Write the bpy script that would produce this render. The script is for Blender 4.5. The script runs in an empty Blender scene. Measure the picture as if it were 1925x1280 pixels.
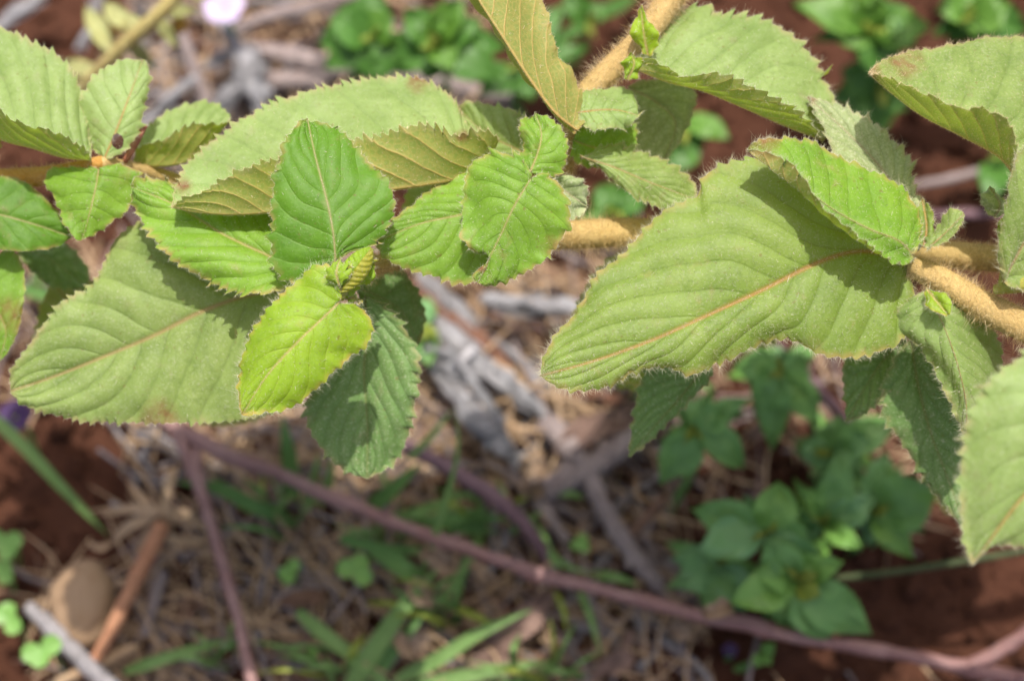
import bpy, math, random
import numpy as np
from mathutils import Vector, Matrix

random.seed(7)
rng = np.random.default_rng(11)
SC = bpy.context.scene
COL = SC.collection

# ------------------------------------------------------------------ camera
TILT = math.radians(25.0)          # off straight down
HALF = math.tan(math.radians(15.0))
GC = 0.475                         # metres from lens to ground along the axis
FOC = 0.322                        # focus distance
CAM = np.array([0.0, -GC * math.sin(TILT), GC * math.cos(TILT)])
cam_d = bpy.data.cameras.new('camera')
cam_d.sensor_width = 36.0
cam_d.lens = 18.0 / HALF
cam_d.clip_start = 0.01
cam_d.clip_end = 200.0
cam_d.dof.use_dof = True
cam_d.dof.focus_distance = FOC
cam_d.dof.aperture_fstop = 9.5
cam_d.dof.aperture_blades = 7
cam = bpy.data.objects.new('camera', cam_d)
COL.objects.link(cam)
cam.location = CAM
cam.rotation_euler = (TILT, 0, 0)
SC.camera = cam

# ------------------------------------------------------------------ sky, sun, exposure
SUN_EL, SUN_AZ = math.radians(79.0), math.radians(10.0)   # almost overhead
world = bpy.data.worlds.new('World')
SC.world = world
world.use_nodes = True
wn = world.node_tree.nodes
sky = wn.new('ShaderNodeTexSky')
sky.sky_type = 'NISHITA'
sky.sun_disc = False
sky.sun_elevation = SUN_EL
sky.sun_rotation = SUN_AZ
sky.dust_density = 5.0
sky.air_density = 0.9
sky.ozone_density = 0.6
wn['Background'].inputs['Strength'].default_value = 0.15
world.node_tree.links.new(sky.outputs[0], wn['Background'].inputs['Color'])
sun_d = bpy.data.lights.new('sun', 'SUN')
sun_d.energy = 3.9
sun_d.angle = math.radians(0.53)
sun_d.color = (1.0, 0.965, 0.90)
sun = bpy.data.objects.new('sun', sun_d)
COL.objects.link(sun)
sdir = Vector((math.sin(SUN_AZ) * math.cos(SUN_EL), math.cos(SUN_AZ) * math.cos(SUN_EL), math.sin(SUN_EL)))
sun.rotation_euler = (-sdir).to_track_quat('-Z', 'Y').to_euler()
sun.location = (0, 0, 2)
SC.view_settings.view_transform = 'Standard'
SC.view_settings.look = 'None'
SC.view_settings.exposure = 0.48
SC.view_settings.gamma = 1.0
SC.view_settings.use_curve_mapping = False
SC.render.engine = 'CYCLES'
SC.cycles.max_bounces = 8
SC.cycles.transmission_bounces = 6

# ------------------------------------------------------------------ photograph measurements -> places
CT, ST = math.cos(TILT), math.sin(TILT)
def ray(px, py):
    x = (px - 962.5) / 962.5 * HALF
    y = -(py - 640.0) / 962.5 * HALF
    return np.array([x, y * CT + ST, y * ST - CT])      # per metre of axial depth
def P(px, py, dmm=0.0):                                  # dmm: millimetres behind the focus plane
    return CAM + ray(px, py) * (FOC + dmm * 0.001)
def G(px, py, zmm=0.0):                                  # on a level zmm above the soil
    r = ray(px, py)
    return CAM + r * ((zmm * 0.001 - CAM[2]) / r[2])
TOCAM = np.array([0.0, -ST, CT])
def project(V):
    d = V - CAM
    yc = d[:, 1] * CT + d[:, 2] * ST
    zc = -(d[:, 1] * -ST + d[:, 2] * CT)
    zc = d[:, 1] * ST - d[:, 2] * CT
    return np.stack([962.5 + d[:, 0] / zc / HALF * 962.5, 640 - yc / zc / HALF * 962.5], 1)

# ------------------------------------------------------------------ mesh helpers
def mesh_np(name, V, F, smooth=True, masks=None, uv=None, mats=()):
    V = np.asarray(V, dtype=np.float32)
    me = bpy.data.meshes.new(name)
    groups = F if isinstance(F, (list, tuple)) else [F]
    groups = [np.asarray(g, dtype=np.int32) for g in groups if len(g)]
    me.vertices.add(len(V)); me.vertices.foreach_set('co', V.ravel())
    nl = sum(g.size for g in groups); npoly = sum(len(g) for g in groups)
    me.loops.add(nl); me.polygons.add(npoly)
    li = np.concatenate([g.ravel() for g in groups])
    tot = np.concatenate([np.full(len(g), g.shape[1], np.int32) for g in groups])
    st = np.concatenate([[0], np.cumsum(tot)[:-1]]).astype(np.int32)
    me.loops.foreach_set('vertex_index', li)
    me.polygons.foreach_set('loop_start', st)
    me.polygons.foreach_set('loop_total', tot)
    if smooth:
        me.polygons.foreach_set('use_smooth', np.ones(npoly, dtype=bool))
    if masks is not None:
        for k, m in masks.items():
            a = me.attributes.new(k, 'FLOAT', 'POINT')
            a.data.foreach_set('value', np.asarray(m, np.float32).ravel())
    for m in mats:
        me.materials.append(m)
    me.update(calc_edges=True)
    me.validate()
    return me

def thing(name, label, cat, loc=(0, 0, 0), group=None):
    o = bpy.data.objects.new(name, None)
    o.empty_display_size = 0.01
    COL.objects.link(o)
    o.location = [float(v) for v in loc]
    o['label'] = label; o['category'] = cat
    if group: o['group'] = group
    return o
def tag(o, label, cat, group=None):
    o['label'] = label; o['category'] = cat
    if group: o['group'] = group
    return o
def part(name, me, parent=None, kind=None, origin=None):
    """me is in world coordinates; the object's origin goes to the root's base."""
    o = bpy.data.objects.new(name, me)
    COL.objects.link(o)
    if parent is not None:
        o.parent = parent
        base = Vector((0, 0, 0)); p = parent
        while p is not None:
            base += p.location; p = p.parent
        me.transform(Matrix.Translation(-base))
    elif origin is not None:
        v = Vector([float(x) for x in origin])
        me.transform(Matrix.Translation(-v)); o.location = v
    if kind: o['kind'] = kind
    return o

def catmull(pts, n, uniform=True):
    pts = np.asarray(pts, float)
    if len(pts) == 2:
        return pts[0] + (pts[1] - pts[0]) * np.linspace(0, 1, n)[:, None]
    ext = np.vstack([2 * pts[0] - pts[1], pts, 2 * pts[-1] - pts[-2]])
    out = []
    m = 14
    for i in range(1, len(ext) - 2):
        p0, p1, p2, p3 = ext[i - 1], ext[i], ext[i + 1], ext[i + 2]
        t0 = 0.0
        t1 = t0 + max(np.linalg.norm(p1 - p0), 1e-9) ** 0.5
        t2 = t1 + max(np.linalg.norm(p2 - p1), 1e-9) ** 0.5
        t3 = t2 + max(np.linalg.norm(p3 - p2), 1e-9) ** 0.5
        t = np.linspace(t1, t2, m, endpoint=False)[:, None]
        A1 = (t1 - t) / (t1 - t0) * p0 + (t - t0) / (t1 - t0) * p1
        A2 = (t2 - t) / (t2 - t1) * p1 + (t - t1) / (t2 - t1) * p2
        A3 = (t3 - t) / (t3 - t2) * p2 + (t - t2) / (t3 - t2) * p3
        B1 = (t2 - t) / (t2 - t0) * A1 + (t - t0) / (t2 - t0) * A2
        B2 = (t3 - t) / (t3 - t1) * A2 + (t - t1) / (t3 - t1) * A3
        out.append((t2 - t) / (t2 - t1) * B1 + (t - t1) / (t2 - t1) * B2)
    out = np.vstack(out + [pts[-1:]])
    s = np.concatenate([[0], np.cumsum(np.linalg.norm(np.diff(out, axis=0), axis=1))])
    q = np.linspace(0, s[-1], n)
    return np.stack([np.interp(q, s, out[:, k]) for k in range(out.shape[1])], 1)

def norm(v):
    return v / np.maximum(np.linalg.norm(v, axis=-1, keepdims=True), 1e-12)

def smooth_noise(n, step, amp, r=rng):
    k = max(3, int(n / step) + 3)
    c = r.normal(0, 1, k)
    x = np.linspace(0, k - 1, n)
    i = np.floor(x).astype(int).clip(0, k - 2); f = x - i; f = f * f * (3 - 2 * f)
    return (c[i] * (1 - f) + c[i + 1] * f) * amp

def tube(pts, rad, seg=10, lump=0.06, n=None, r=rng):
    """pts: 3-D control points, rad: radii at them (m). Returns V, [quads], frames."""
    pts = np.asarray(pts, float); rad = np.asarray(rad, float)
    L = np.sum(np.linalg.norm(np.diff(pts, axis=0), axis=1))
    n = n or int(np.clip(L / (rad.mean() * 1.2), 8, 90))
    c = catmull(np.hstack([pts, rad[:, None] * 0 + np.linspace(0, 1e-9, len(rad))[:, None]]), n)[:, :3]
    pr = np.concatenate([[0], np.cumsum(np.linalg.norm(np.diff(pts, axis=0), axis=1))]); pr /= pr[-1]
    rr = np.interp(np.linspace(0, 1, n), pr, rad)
    t = norm(np.gradient(c, axis=0))
    up = np.array([0.13, 0.2, 0.97])
    if abs(t[0] @ up) > 0.9: up = np.array([1.0, 0.1, 0])
    s = np.zeros_like(c)
    s[0] = norm(np.cross(t[0], up))
    for i in range(1, n):
        v = s[i - 1] - t[i] * (s[i - 1] @ t[i]); s[i] = norm(v)
    b = np.cross(t, s)
    a = np.linspace(0, 2 * np.pi, seg, endpoint=False)
    R = rr[:, None] * (1 + np.stack([smooth_noise(n, 3, lump, r) for _ in a], 1))
    V = c[:, None, :] + R[..., None] * (np.cos(a)[None, :, None] * s[:, None, :] + np.sin(a)[None, :, None] * b[:, None, :])
    V = V.reshape(-1, 3)
    i, j = np.meshgrid(np.arange(n - 1), np.arange(seg), indexing='ij')
    j2 = (j + 1) % seg
    Q = np.stack([i * seg + j, i * seg + j2, (i + 1) * seg + j2, (i + 1) * seg + j], -1).reshape(-1, 4)
    V = np.vstack([V, c[0] - t[0] * rr[0] * .4, c[-1] + t[-1] * rr[-1] * .4])
    k = np.arange(seg)
    T = np.vstack([np.stack([np.full(seg, n * seg), (k + 1) % seg, k], 1),
                   np.stack([np.full(seg, n * seg + 1), (n - 1) * seg + k, (n - 1) * seg + (k + 1) % seg], 1)])
    return V, [Q, T], (c, t, s, b, rr)

def merge(items):
    Vs, groups, off = [], {}, 0
    for V, F in items:
        for f in (F if isinstance(F, (list, tuple)) else [F]):
            f = np.asarray(f)
            groups.setdefault(f.shape[1], []).append(f + off)
        Vs.append(V); off += len(V)
    return np.vstack(Vs), [np.vstack(g) for g in groups.values()]

def hairs_mesh(base, direc, length, width, mat, bend=0.35, r=rng):
    n = len(base)
    direc = norm(direc)
    rnd = r.normal(0, 1, (n, 3))
    side = norm(np.cross(direc, rnd))
    bv = norm(np.cross(direc, side))
    length = np.asarray(length).reshape(-1, 1); w = np.asarray(width).reshape(-1, 1) * .5
    be = (r.uniform(0.1, 1, (n, 1)) * bend)
    p1 = base + direc * length * .5 + bv * length * .12 * be
    p2 = base + direc * length + bv * length * .55 * be
    V = np.stack([base - side * w, base + side * w, p1 - side * w * .75, p1 + side * w * .75, p2], 1).reshape(-1, 3)
    o = np.arange(n)[:, None] * 5
    T = np.stack([o + np.array([0, 1, 3]), o + np.array([0, 3, 2]), o + np.array([2, 3, 4])], 1).reshape(-1, 3)
    return mesh_np('hairs', V, T, smooth=False, mats=[mat])

# ------------------------------------------------------------------ materials
def newmat(name):
    m = bpy.data.materials.new(name); m.use_nodes = True
    nt = m.node_tree
    for nd in list(nt.nodes): nt.nodes.remove(nd)
    out = nt.nodes.new('ShaderNodeOutputMaterial')
    return m, nt, out
def nd(nt, t, **kw):
    n = nt.nodes.new(t)
    for k, v in kw.items():
        if k.startswith('i_'):
            n.inputs[k[2:].replace('_', ' ')].default_value = v
        else: setattr(n, k, v)
    return n
def rgba(c): return (c[0], c[1], c[2], 1.0)
def mixc(nt, fac, a, b, blend='MIX'):
    n = nt.nodes.new('ShaderNodeMix'); n.data_type = 'RGBA'; n.blend_type = blend
    for s, v in ((n.inputs[0], fac), (n.inputs[6], a), (n.inputs[7], b)):
        if isinstance(v, (int, float)): s.default_value = v
        elif isinstance(v, tuple): s.default_value = rgba(v)
        else: nt.links.new(v, s)
    return n.outputs[2]
def mth(nt, op, a, b=0.0, c=None, clamp=False):
    n = nt.nodes.new('ShaderNodeMath'); n.operation = op; n.use_clamp = clamp
    for s, v in zip(n.inputs, (a, b, c)):
        if v is None: continue
        if isinstance(v, (int, float)): s.default_value = v
        else: nt.links.new(v, s)
    return n.outputs[0]
def noise(nt, vec, scale, detail=4.0, rough=0.55, dist=0.0):
    n = nd(nt, 'ShaderNodeTexNoise'); n.inputs['Scale'].default_value = scale
    n.inputs['Detail'].default_value = detail; n.inputs['Roughness'].default_value = rough
    n.inputs['Distortion'].default_value = dist
    nt.links.new(vec, n.inputs['Vector']); return n.outputs['Fac']
def ramp(nt, fac, lo, hi):
    n = nd(nt, 'ShaderNodeMapRange'); n.clamp = True
    n.inputs['From Min'].default_value = lo; n.inputs['From Max'].default_value = hi
    nt.links.new(fac, n.inputs['Value']); return n.outputs[0]
def attr(nt, name):
    n = nd(nt, 'ShaderNodeAttribute'); n.attribute_name = name; return n.outputs['Fac']

def leaf_material(name, c1, c2, vein, mid, edge, under, under_vein, trans, tfac=0.30, sheen=0.25, fleck=0.5, rough=0.55, spec=0.35, blotch=(0.22, 0.075, 0.035)):
    m, nt, out = newmat(name)
    geo = nd(nt, 'ShaderNodeNewGeometry')
    tc = nd(nt, 'ShaderNodeTexCoord').outputs['Object']
    am, av, ae, ab, ap = (attr(nt, k) for k in ('midrib', 'vein', 'rim', 'blotch', 'puff'))
    wob_ = mth(nt, 'MULTIPLY', mth(nt, 'SUBTRACT', noise(nt, tc, 300.0, 2), .5), .16)
    cyc = mth(nt, 'MULTIPLY', mth(nt, 'ABSOLUTE', mth(nt, 'SUBTRACT', mth(nt, 'FRACT', mth(nt, 'ADD', mth(nt, 'ADD', ap, wob_), 10.5)), .5)), 2.0)
    av = mth(nt, 'MULTIPLY', mth(nt, 'SUBTRACT', 1.0, ramp(nt, cyc, .0, .15)), av)
    ap = cyc
    big = noise(nt, tc, 95.0, 4, .6, .6)
    fine = noise(nt, tc, 900.0, 5, .7)
    tissue = mixc(nt, ramp(nt, big, .32, .68), c1, c2)
    dk = (c1[0] * .55, c1[1] * .62, c1[2] * .5)
    tissue = mixc(nt, mth(nt, 'MULTIPLY', ramp(nt, fine, .48, .72), .6), tissue, dk)
    # fine net of tertiary veins
    vor = nd(nt, 'ShaderNodeTexVoronoi'); vor.feature = 'DISTANCE_TO_EDGE'; vor.inputs['Scale'].default_value = 950.0
    nt.links.new(tc, vor.inputs['Vector'])
    net = mth(nt, 'SUBTRACT', 1.0, ramp(nt, vor.outputs['Distance'], 0.0, .22))
    tissue = mixc(nt, mth(nt, 'MULTIPLY', net, .14), tissue, vein)
    tissue = mixc(nt, mth(nt, 'MULTIPLY', av, .5), tissue, vein)  # mature, grey and pale: darker vein colour paints in groove shade
    # yellowing and brown freckles
    spot = noise(nt, tc, 260.0, 3, .6, .4)
    tissue = mixc(nt, mth(nt, 'MULTIPLY', ramp(nt, spot, .60, .78), .5), tissue, (edge[0] * .8, edge[1] * .8, edge[2]))
    tissue = mixc(nt, mth(nt, 'MULTIPLY', ramp(nt, noise(nt, tc, 60.0, 5, .65, 1.0), .46, .66), .65), tissue, (c2[0] * 1.06, c2[1] * 1.08, c2[2] * 1.15))
    tissue = mixc(nt, mth(nt, 'MULTIPLY', ramp(nt, noise(nt, tc, 1300.0, 1, .5), .70, .76), .6), tissue, (.16, .10, .03))
    # pale flecks of star-shaped down
    fl = noise(nt, tc, 2300.0, 2, .5)
    dn = mth(nt, 'MULTIPLY', mth(nt, 'MULTIPLY', ramp(nt, fl, .52, .70), fleck), mth(nt, 'ADD', .35, mth(nt, 'MULTIPLY', ap, .65)))
    top = mixc(nt, dn, tissue, (.52, .54, .36))
    top = mixc(nt, mth(nt, 'MULTIPLY', mth(nt, 'MULTIPLY', ramp(nt, ap, .35, 1.0), fleck), mth(nt, 'MULTIPLY', big, .30)), top, (.42, .46, .22))
    rimn = mth(nt, 'MULTIPLY', ae, mth(nt, 'MULTIPLY', ramp(nt, noise(nt, tc, 330.0, 3), .36, .60), .85))
    top = mixc(nt, rimn, top, edge)
    top = mixc(nt, am, top, mid)
    und = mixc(nt, mth(nt, 'MULTIPLY', ramp(nt, fl, .50, .68), .5), under, (under[0] * 1.7, under[1] * 1.5, under[2] * 1.9))
    und = mixc(nt, mth(nt, 'MULTIPLY', net, .30), und, under_vein)
    und = mixc(nt, mth(nt, 'MAXIMUM', mth(nt, 'MULTIPLY', av, .95), am), und, under_vein)
    und = mixc(nt, rimn, und, edge)
    colr = mixc(nt, geo.outputs['Backfacing'], top, und)
    bl = mth(nt, 'MULTIPLY', ab, ramp(nt, noise(nt, tc, 420.0, 3, .6), .25, .75))
    colr = mixc(nt, bl, colr, blotch)
    bump = nd(nt, 'ShaderNodeBump'); bump.inputs['Strength'].default_value = 0.6; bump.inputs['Distance'].default_value = 0.00022
    hgt = mth(nt, 'ADD', mth(nt, 'MULTIPLY', fine, .6), mth(nt, 'ADD', mth(nt, 'MULTIPLY', net, -.12), mth(nt, 'MULTIPLY', av, -.6)))
    nt.links.new(hgt, bump.inputs['Height'])
    pb = nd(nt, 'ShaderNodeBsdfPrincipled')
    nt.links.new(colr, pb.inputs['Base Color']); nt.links.new(bump.outputs[0], pb.inputs['Normal'])
    pb.inputs['Roughness'].default_value = rough; pb.inputs['Specular IOR Level'].default_value = spec
    pb.inputs['Sheen Weight'].default_value = sheen; pb.inputs['Sheen Roughness'].default_value = .45
    pb.inputs['Sheen Tint'].default_value = (1, 1, .9, 1)
    tl = nd(nt, 'ShaderNodeBsdfTranslucent')
    tcol = mixc(nt, mth(nt, 'MAXIMUM', mth(nt, 'MULTIPLY', av, .6), am), trans, (trans[0] * .9, trans[1] * .65, trans[2] * .8))
    tcol = mixc(nt, bl, tcol, (.25, .06, .02))
    nt.links.new(tcol, tl.inputs['Color'])
    ms = nd(nt, 'ShaderNodeMixShader'); ms.inputs[0].default_value = tfac
    nt.links.new(pb.outputs[0], ms.inputs[1]); nt.links.new(tl.outputs[0], ms.inputs[2])
    nt.links.new(ms.outputs[0], out.inputs['Surface'])
    return m

def hair_material(name, c, tfac=.4):
    m, nt, out = newmat(name)
    d = nd(nt, 'ShaderNodeBsdfPrincipled'); d.inputs['Base Color'].default_value = rgba(c); d.inputs['Roughness'].default_value = .35
    t = nd(nt, 'ShaderNodeBsdfTranslucent'); t.inputs['Color'].default_value = rgba(c)
    ms = nd(nt, 'ShaderNodeMixShader'); ms.inputs[0].default_value = tfac
    nt.links.new(d.outputs[0], ms.inputs[1]); nt.links.new(t.outputs[0], ms.inputs[2]); nt.links.new(ms.outputs[0], out.inputs['Surface'])
    return m

def rough_material(name, ca, cb, cc=None, scale=200.0, stretch=None, rough=.8, bump=.6, bdist=.0008, tfac=0.0, spec=.25, cfac=.6):
    m, nt, out = newmat(name)
    tc = nd(nt, 'ShaderNodeTexCoord').outputs['Object']
    n1 = noise(nt, tc, scale, 6, .62, .5); n2 = noise(nt, tc, scale * 4.5, 5, .7)
    c = mixc(nt, ramp(nt, n1, .33, .67), ca, cb)
    if cc: c = mixc(nt, mth(nt, 'MULTIPLY', ramp(nt, n2, .5, .68), cfac), c, cc)
    b = nd(nt, 'ShaderNodeBump'); b.inputs['Strength'].default_value = bump; b.inputs['Distance'].default_value = bdist
    nt.links.new(mth(nt, 'ADD', n1, n2), b.inputs['Height'])
    p = nd(nt, 'ShaderNodeBsdfPrincipled'); p.inputs['Roughness'].default_value = rough; p.inputs['Specular IOR Level'].default_value = spec
    nt.links.new(c, p.inputs['Base Color']); nt.links.new(b.outputs[0], p.inputs['Normal'])
    if tfac:
        t = nd(nt, 'ShaderNodeBsdfTranslucent'); nt.links.new(c, t.inputs['Color'])
        ms = nd(nt, 'ShaderNodeMixShader'); ms.inputs[0].default_value = tfac
        nt.links.new(p.outputs[0], ms.inputs[1]); nt.links.new(t.outputs[0], ms.inputs[2]); nt.links.new(ms.outputs[0], out.inputs['Surface'])
    else: nt.links.new(p.outputs[0], out.inputs['Surface'])
    return m

OR = (.42, .20, .055)        # rusty midrib down
ED = (.42, .29, .10)         # tan-yellow rim
UN, UV_ = (.23, .265, .060), (.56, .36, .11)
LM = {
 'mature': leaf_material('leaf_mature', (0.15, 0.239, 0.033), (0.235, 0.331, 0.055), (.105, .180, .022), OR, ED, UN, UV_, (.42, .56, .03), .38, .06, .26),
 'grey':   leaf_material('leaf_grey_green', (0.159, 0.237, 0.05), (0.26, 0.345, 0.087), (.110, .180, .035), (.34, .22, .09), (.36, .29, .13), UN, UV_, (.40, .54, .04), .33, .10, .34),
 'pale':   leaf_material('leaf_pale', (0.198, 0.297, 0.071), (0.318, 0.429, 0.133), (.165, .260, .070), OR, (.42, .36, .17), UN, UV_, (.44, .60, .04), .38, .08, .28),
 'fresh':  leaf_material('leaf_fresh', (0.133, 0.276, 0.017), (0.201, 0.355, 0.027), (.110, .220, .016), (.38, .30, .10), ED, UN, UV_, (.32, .45, .012), .34, .05, .18),
 'deep':   leaf_material('leaf_deep', (.070, .185, .005), (.098, .225, .008), (.190, .320, .060), (.36, .29, .12), (.36, .26, .09), UN, UV_, (.22, .40, .008), .32, .03, .07),
 'young':  leaf_material('leaf_young', (0.198, 0.34, 0.009), (0.268, 0.417, 0.014), (.330, .430, .060), (.50, .38, .14), (.46, .30, .08), (.28, .28, .02), (.4, .3, .06), (.46, .56, .008), .36, .06, .14),
 'silver': leaf_material('leaf_silver', (.235, .300, .110), (.290, .350, .150), (.200, .260, .090), (.30, .25, .14), (.40, .35, .20), UN, UV_, (.30, .38, .06), .22, .30, .8),
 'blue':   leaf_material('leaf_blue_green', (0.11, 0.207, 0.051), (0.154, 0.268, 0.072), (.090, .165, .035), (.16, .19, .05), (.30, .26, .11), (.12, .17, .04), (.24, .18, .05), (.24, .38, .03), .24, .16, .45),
}
HAIR_W = hair_material('down_white', (.70, .66, .46))
HAIR_G = hair_material('down_golden', (.76, .54, .24), .5)
HAIR_T = hair_material('down_tan', (.86, .70, .44), .5)
STEM_G = rough_material('stem_golden', (.40, .27, .10), (.48, .34, .14), (.28, .20, .07), 220, bump=.5)
STEM_Y = rough_material('stem_yellow_green', (.32, .33, .06), (.40, .38, .08), (.38, .24, .05), 250, bump=.4, tfac=.15)
NODE_O = rough_material('node_orange', (.42, .20, .04), (.46, .27, .06), (.34, .17, .04), 300)
RED_P = rough_material('petiole_red', (.30, .10, .07), (.34, .15, .08), None, 200)

# ------------------------------------------------------------------ the serrate, downy leaf
def to3(pts, d0, d1, extra):
    """pixel points, with or without depth -> 3-D; missing depth runs d0..d1 plus extra*sin"""
    n = len(pts); out = []
    acc = [0.0]
    for i in range(1, n): acc.append(acc[-1] + math.hypot(pts[i][0] - pts[i - 1][0], pts[i][1] - pts[i - 1][1]))
    for i, p in enumerate(pts):
        t = acc[i] / max(acc[-1], 1e-6)
        d = p[2] if len(p) > 2 else d0 + (d1 - d0) * t + extra * math.sin(math.pi * t)
        out.append(P(p[0], p[1], d))
    return np.array(out)

def leaf(parent, style, mid, A, B, dA=0.0, dB=0.0, Ac=None, Bc=None, face='A', facesign=1, bow=0.4,
         nvein=8, vk=.16, puff=.30, tooth=20.0, ta=6.0, hair=1.0, hlen=.75, blots=(), holes=(), label=None, wav=.5, down=1.0, name='leaf', hairmat=None, curl=0.0):
    """mid: pixel points with depth, base to tip. A, B: the two margins (base and tip left out)."""
    lr = np.random.default_rng(int(abs(mid[0][0] * 7 + mid[0][1] * 13 + mid[-1][0] * 3)) + 5)
    mid = [tuple(p) if len(p) > 2 else (p[0], p[1], None) for p in mid]
    dd0, dd1 = mid[0][2], mid[-1][2]
    M3 = to3([p if p[2] is not None else p[:2] for p in mid], dd0, dd1, 0)
    base, tip = mid[0], mid[-1]
    px = (FOC + (dd0 + dd1) * .0005) * 2 * HALF / 1925.0          # metres per photo pixel there
    A3 = to3([base] + list(A) + [tip], dd0, dd1, dA); B3 = to3([base] + list(B) + [tip], dd0, dd1, dB)
    size = max(np.sum(np.linalg.norm(np.diff(X, axis=0), axis=1)) for X in (A3, B3))
    nu = int(np.clip(size / .00032, 40, 250)); nv = int(np.clip(size / .0014, 12, 40))
    mc = catmull(M3, nu)
    # pull midrib stations so that the veins fan from it
    halves = []
    u = np.linspace(0, 1, nu)
    tl = tooth * px
    sgn = facesign
    for side, (E3, ctrl) in enumerate(((A3, Ac), (B3, Bc))):
        e_true = catmull(E3, nu)
        hw = max(3, nu // 11); ker = np.hanning(2 * hw + 1); ker /= ker.sum()
        ext_ = np.vstack([2 * e_true[0] - e_true[hw:0:-1], e_true, 2 * e_true[-1] - e_true[-2:-hw - 2:-1]])
        e = np.stack([np.convolve(ext_[:, q_], ker, 'valid') for q_ in range(3)], 1)
        de = e_true - e
        L = np.sum(np.linalg.norm(np.diff(e, axis=0), axis=1))
        nt_ = max(6, int(L / tl))
        ph = np.cumsum(lr.uniform(.6, 1.4, nu)); ph = ph / ph[-1] * nt_ + lr.uniform(0, 1)
        fr = ph % 1.0; idx = np.floor(ph).astype(int)
        amp = lr.uniform(.2, 1.5, nt_ + 3)[idx]
        saw = np.where(fr < .68, fr / .68, (1 - fr) / .32) ** 1.3 * amp
        env = np.clip(np.minimum(u / .06, (1 - u) / .03), 0, 1)
        outw = norm(e - mc + 1e-9); tang = norm(np.gradient(e, axis=0))
        w = np.minimum(np.linalg.norm(e - mc, axis=1) * .35, ta * px * 1.9)
        te = (outw * .8 + tang * .45) * (saw * env * w)[:, None]
        reach = np.clip(3.0 * ta * px / np.maximum(np.linalg.norm(e - mc, axis=1), 1e-6), .04, .6)   # share of the half-width the teeth touch
        s = np.linspace(0, 1, nv + 1) ** 1.15
        s[-2] = max(s[-2], 1 - .03); s[-3] = max(s[-3], 1 - .075)
        S = s[None, :, None]
        if ctrl is not None:
            c3 = catmull(to3([base] + list(ctrl) + [tip], dd0, dd1, 0), nu)
            Pg = (1 - S) ** 2 * mc[:, None] + 2 * S * (1 - S) * c3[:, None] + S ** 2 * e[:, None]
        else:
            Pg = (1 - S) * mc[:, None] + S * e[:, None]
            Pg = Pg + TOCAM * (bow * .001 * 4 * S * (1 - S)) * np.sin(np.pi * u ** .8)[:, None, None]
        k_ = np.clip((s[None, :] - 1 + reach[:, None]) / reach[:, None], 0, 1) ** 1.5
        Pg = Pg + te[:, None] * k_[..., None] + de[:, None] * (s ** 4)[None, :, None]
        halves.append((Pg, s))
    PA, s = halves[0]; PB, _ = halves[1]
    grid = np.concatenate([PA[:, ::-1], PB[:, 1:]], 1)            # A margin .. midrib .. B margin
    vv = np.concatenate([-s[::-1], s[1:]])
    W = grid.shape[1]
    du = np.gradient(grid, axis=0); dv = np.gradient(grid, axis=1)
    N = norm(np.cross(du, dv))
    selA = N[:, :nv]; selB = N[:, nv + 1:]
    sel = {'A': selA, 'B': selB, 'AB': N}[face]
    orient = np.sign(np.sum(sel @ TOCAM)) * sgn
    if orient == 0: orient = 1
    N = N * orient                                               # points out of the upper surface
    U = u[:, None] * np.ones(W)[None]; VV = np.ones(nu)[:, None] * vv[None]
    a = np.abs(VV)
    k0_ = lr.uniform(0, 6.28, 3)
    vka, vkb = vk if isinstance(vk, tuple) else (vk * 1.9, vk * 1.9)
    UW = U + .020 * np.sin(9.3 * U + k0_[0]) + .011 * np.sin(19 * U + k0_[1]) + np.where(VV < 0, .012, -.012) * np.sin(13 * U + k0_[2])
    wv = (UW - np.where(VV < 0, vka, vkb) * a * (1.0 - .25 * U)) * (nvein + .5) + (VV > 0) * .35
    cyc = np.abs(((wv + .5) % 1.0) - .5) * 2                     # 0 on a vein, 1 between veins
    live = np.clip((U - .03) / .05, 0, 1)
    width = np.linalg.norm(grid - mc[:, None], axis=2)
    relief = np.clip(width / (6 * tl + 1e-9), 0, 1)
    hump = (np.sin(np.clip(cyc, 0, 1) * np.pi / 2) ** .75 - .6) * puff * .00075
    hump = hump * np.clip(a / .12, 0, 1) * (1 - .5 * a ** 6) * (.35 + .65 * relief) * live
    ribd = -np.exp(-(width / .0006) ** 2) * .00022
    k1 = lr.normal(0, 1, 6); k2 = lr.uniform(2, 7, 6); k3 = lr.uniform(0, 6.28, 6); k4 = lr.uniform(-5, 5, 6)
    wave = sum(k1[q] * np.sin(U * k2[q] * 2 + VV * k4[q] + k3[q]) for q in range(6)) * .0006 * wav * a
    ripple = np.sin(U * nvein * 6.28 * 1.3 + k3[0] + VV) * a ** 4 * .00035 * wav
    if curl: wave = wave + curl * .001 * a ** 2.5
    V3 = grid + N * (hump + ribd + wave + ripple)[..., None]
    mw = np.maximum(.00034 * (1 - .65 * U), .00012) * np.clip(size / .055, .5, 1.3) * 1.1
    midm = np.exp(-(width / mw) ** 2) * (1 - .3 * U)
    sp = np.clip(width * 0 + 1, 0, 1)
    vein = live * (1 - .35 * a) * np.clip(a / .03, 0, 1)
    edist = np.linalg.norm(grid - np.where(VV[..., None] < 0, grid[:, :1], grid[:, -1:]), axis=2)
    rim = np.exp(-(edist / min(.0008, size * .016)) ** 2)
    flat = V3.reshape(-1, 3)
    pj = project(flat)
    bl = np.zeros(len(flat))
    for (bx, by, br) in blots:
        bl = np.maximum(bl, np.clip(1.5 - np.hypot(pj[:, 0] - bx, pj[:, 1] - by) / br * 1.2, 0, 1))
    i, j = np.meshgrid(np.arange(nu - 1), np.arange(W - 1), indexing='ij')
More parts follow.
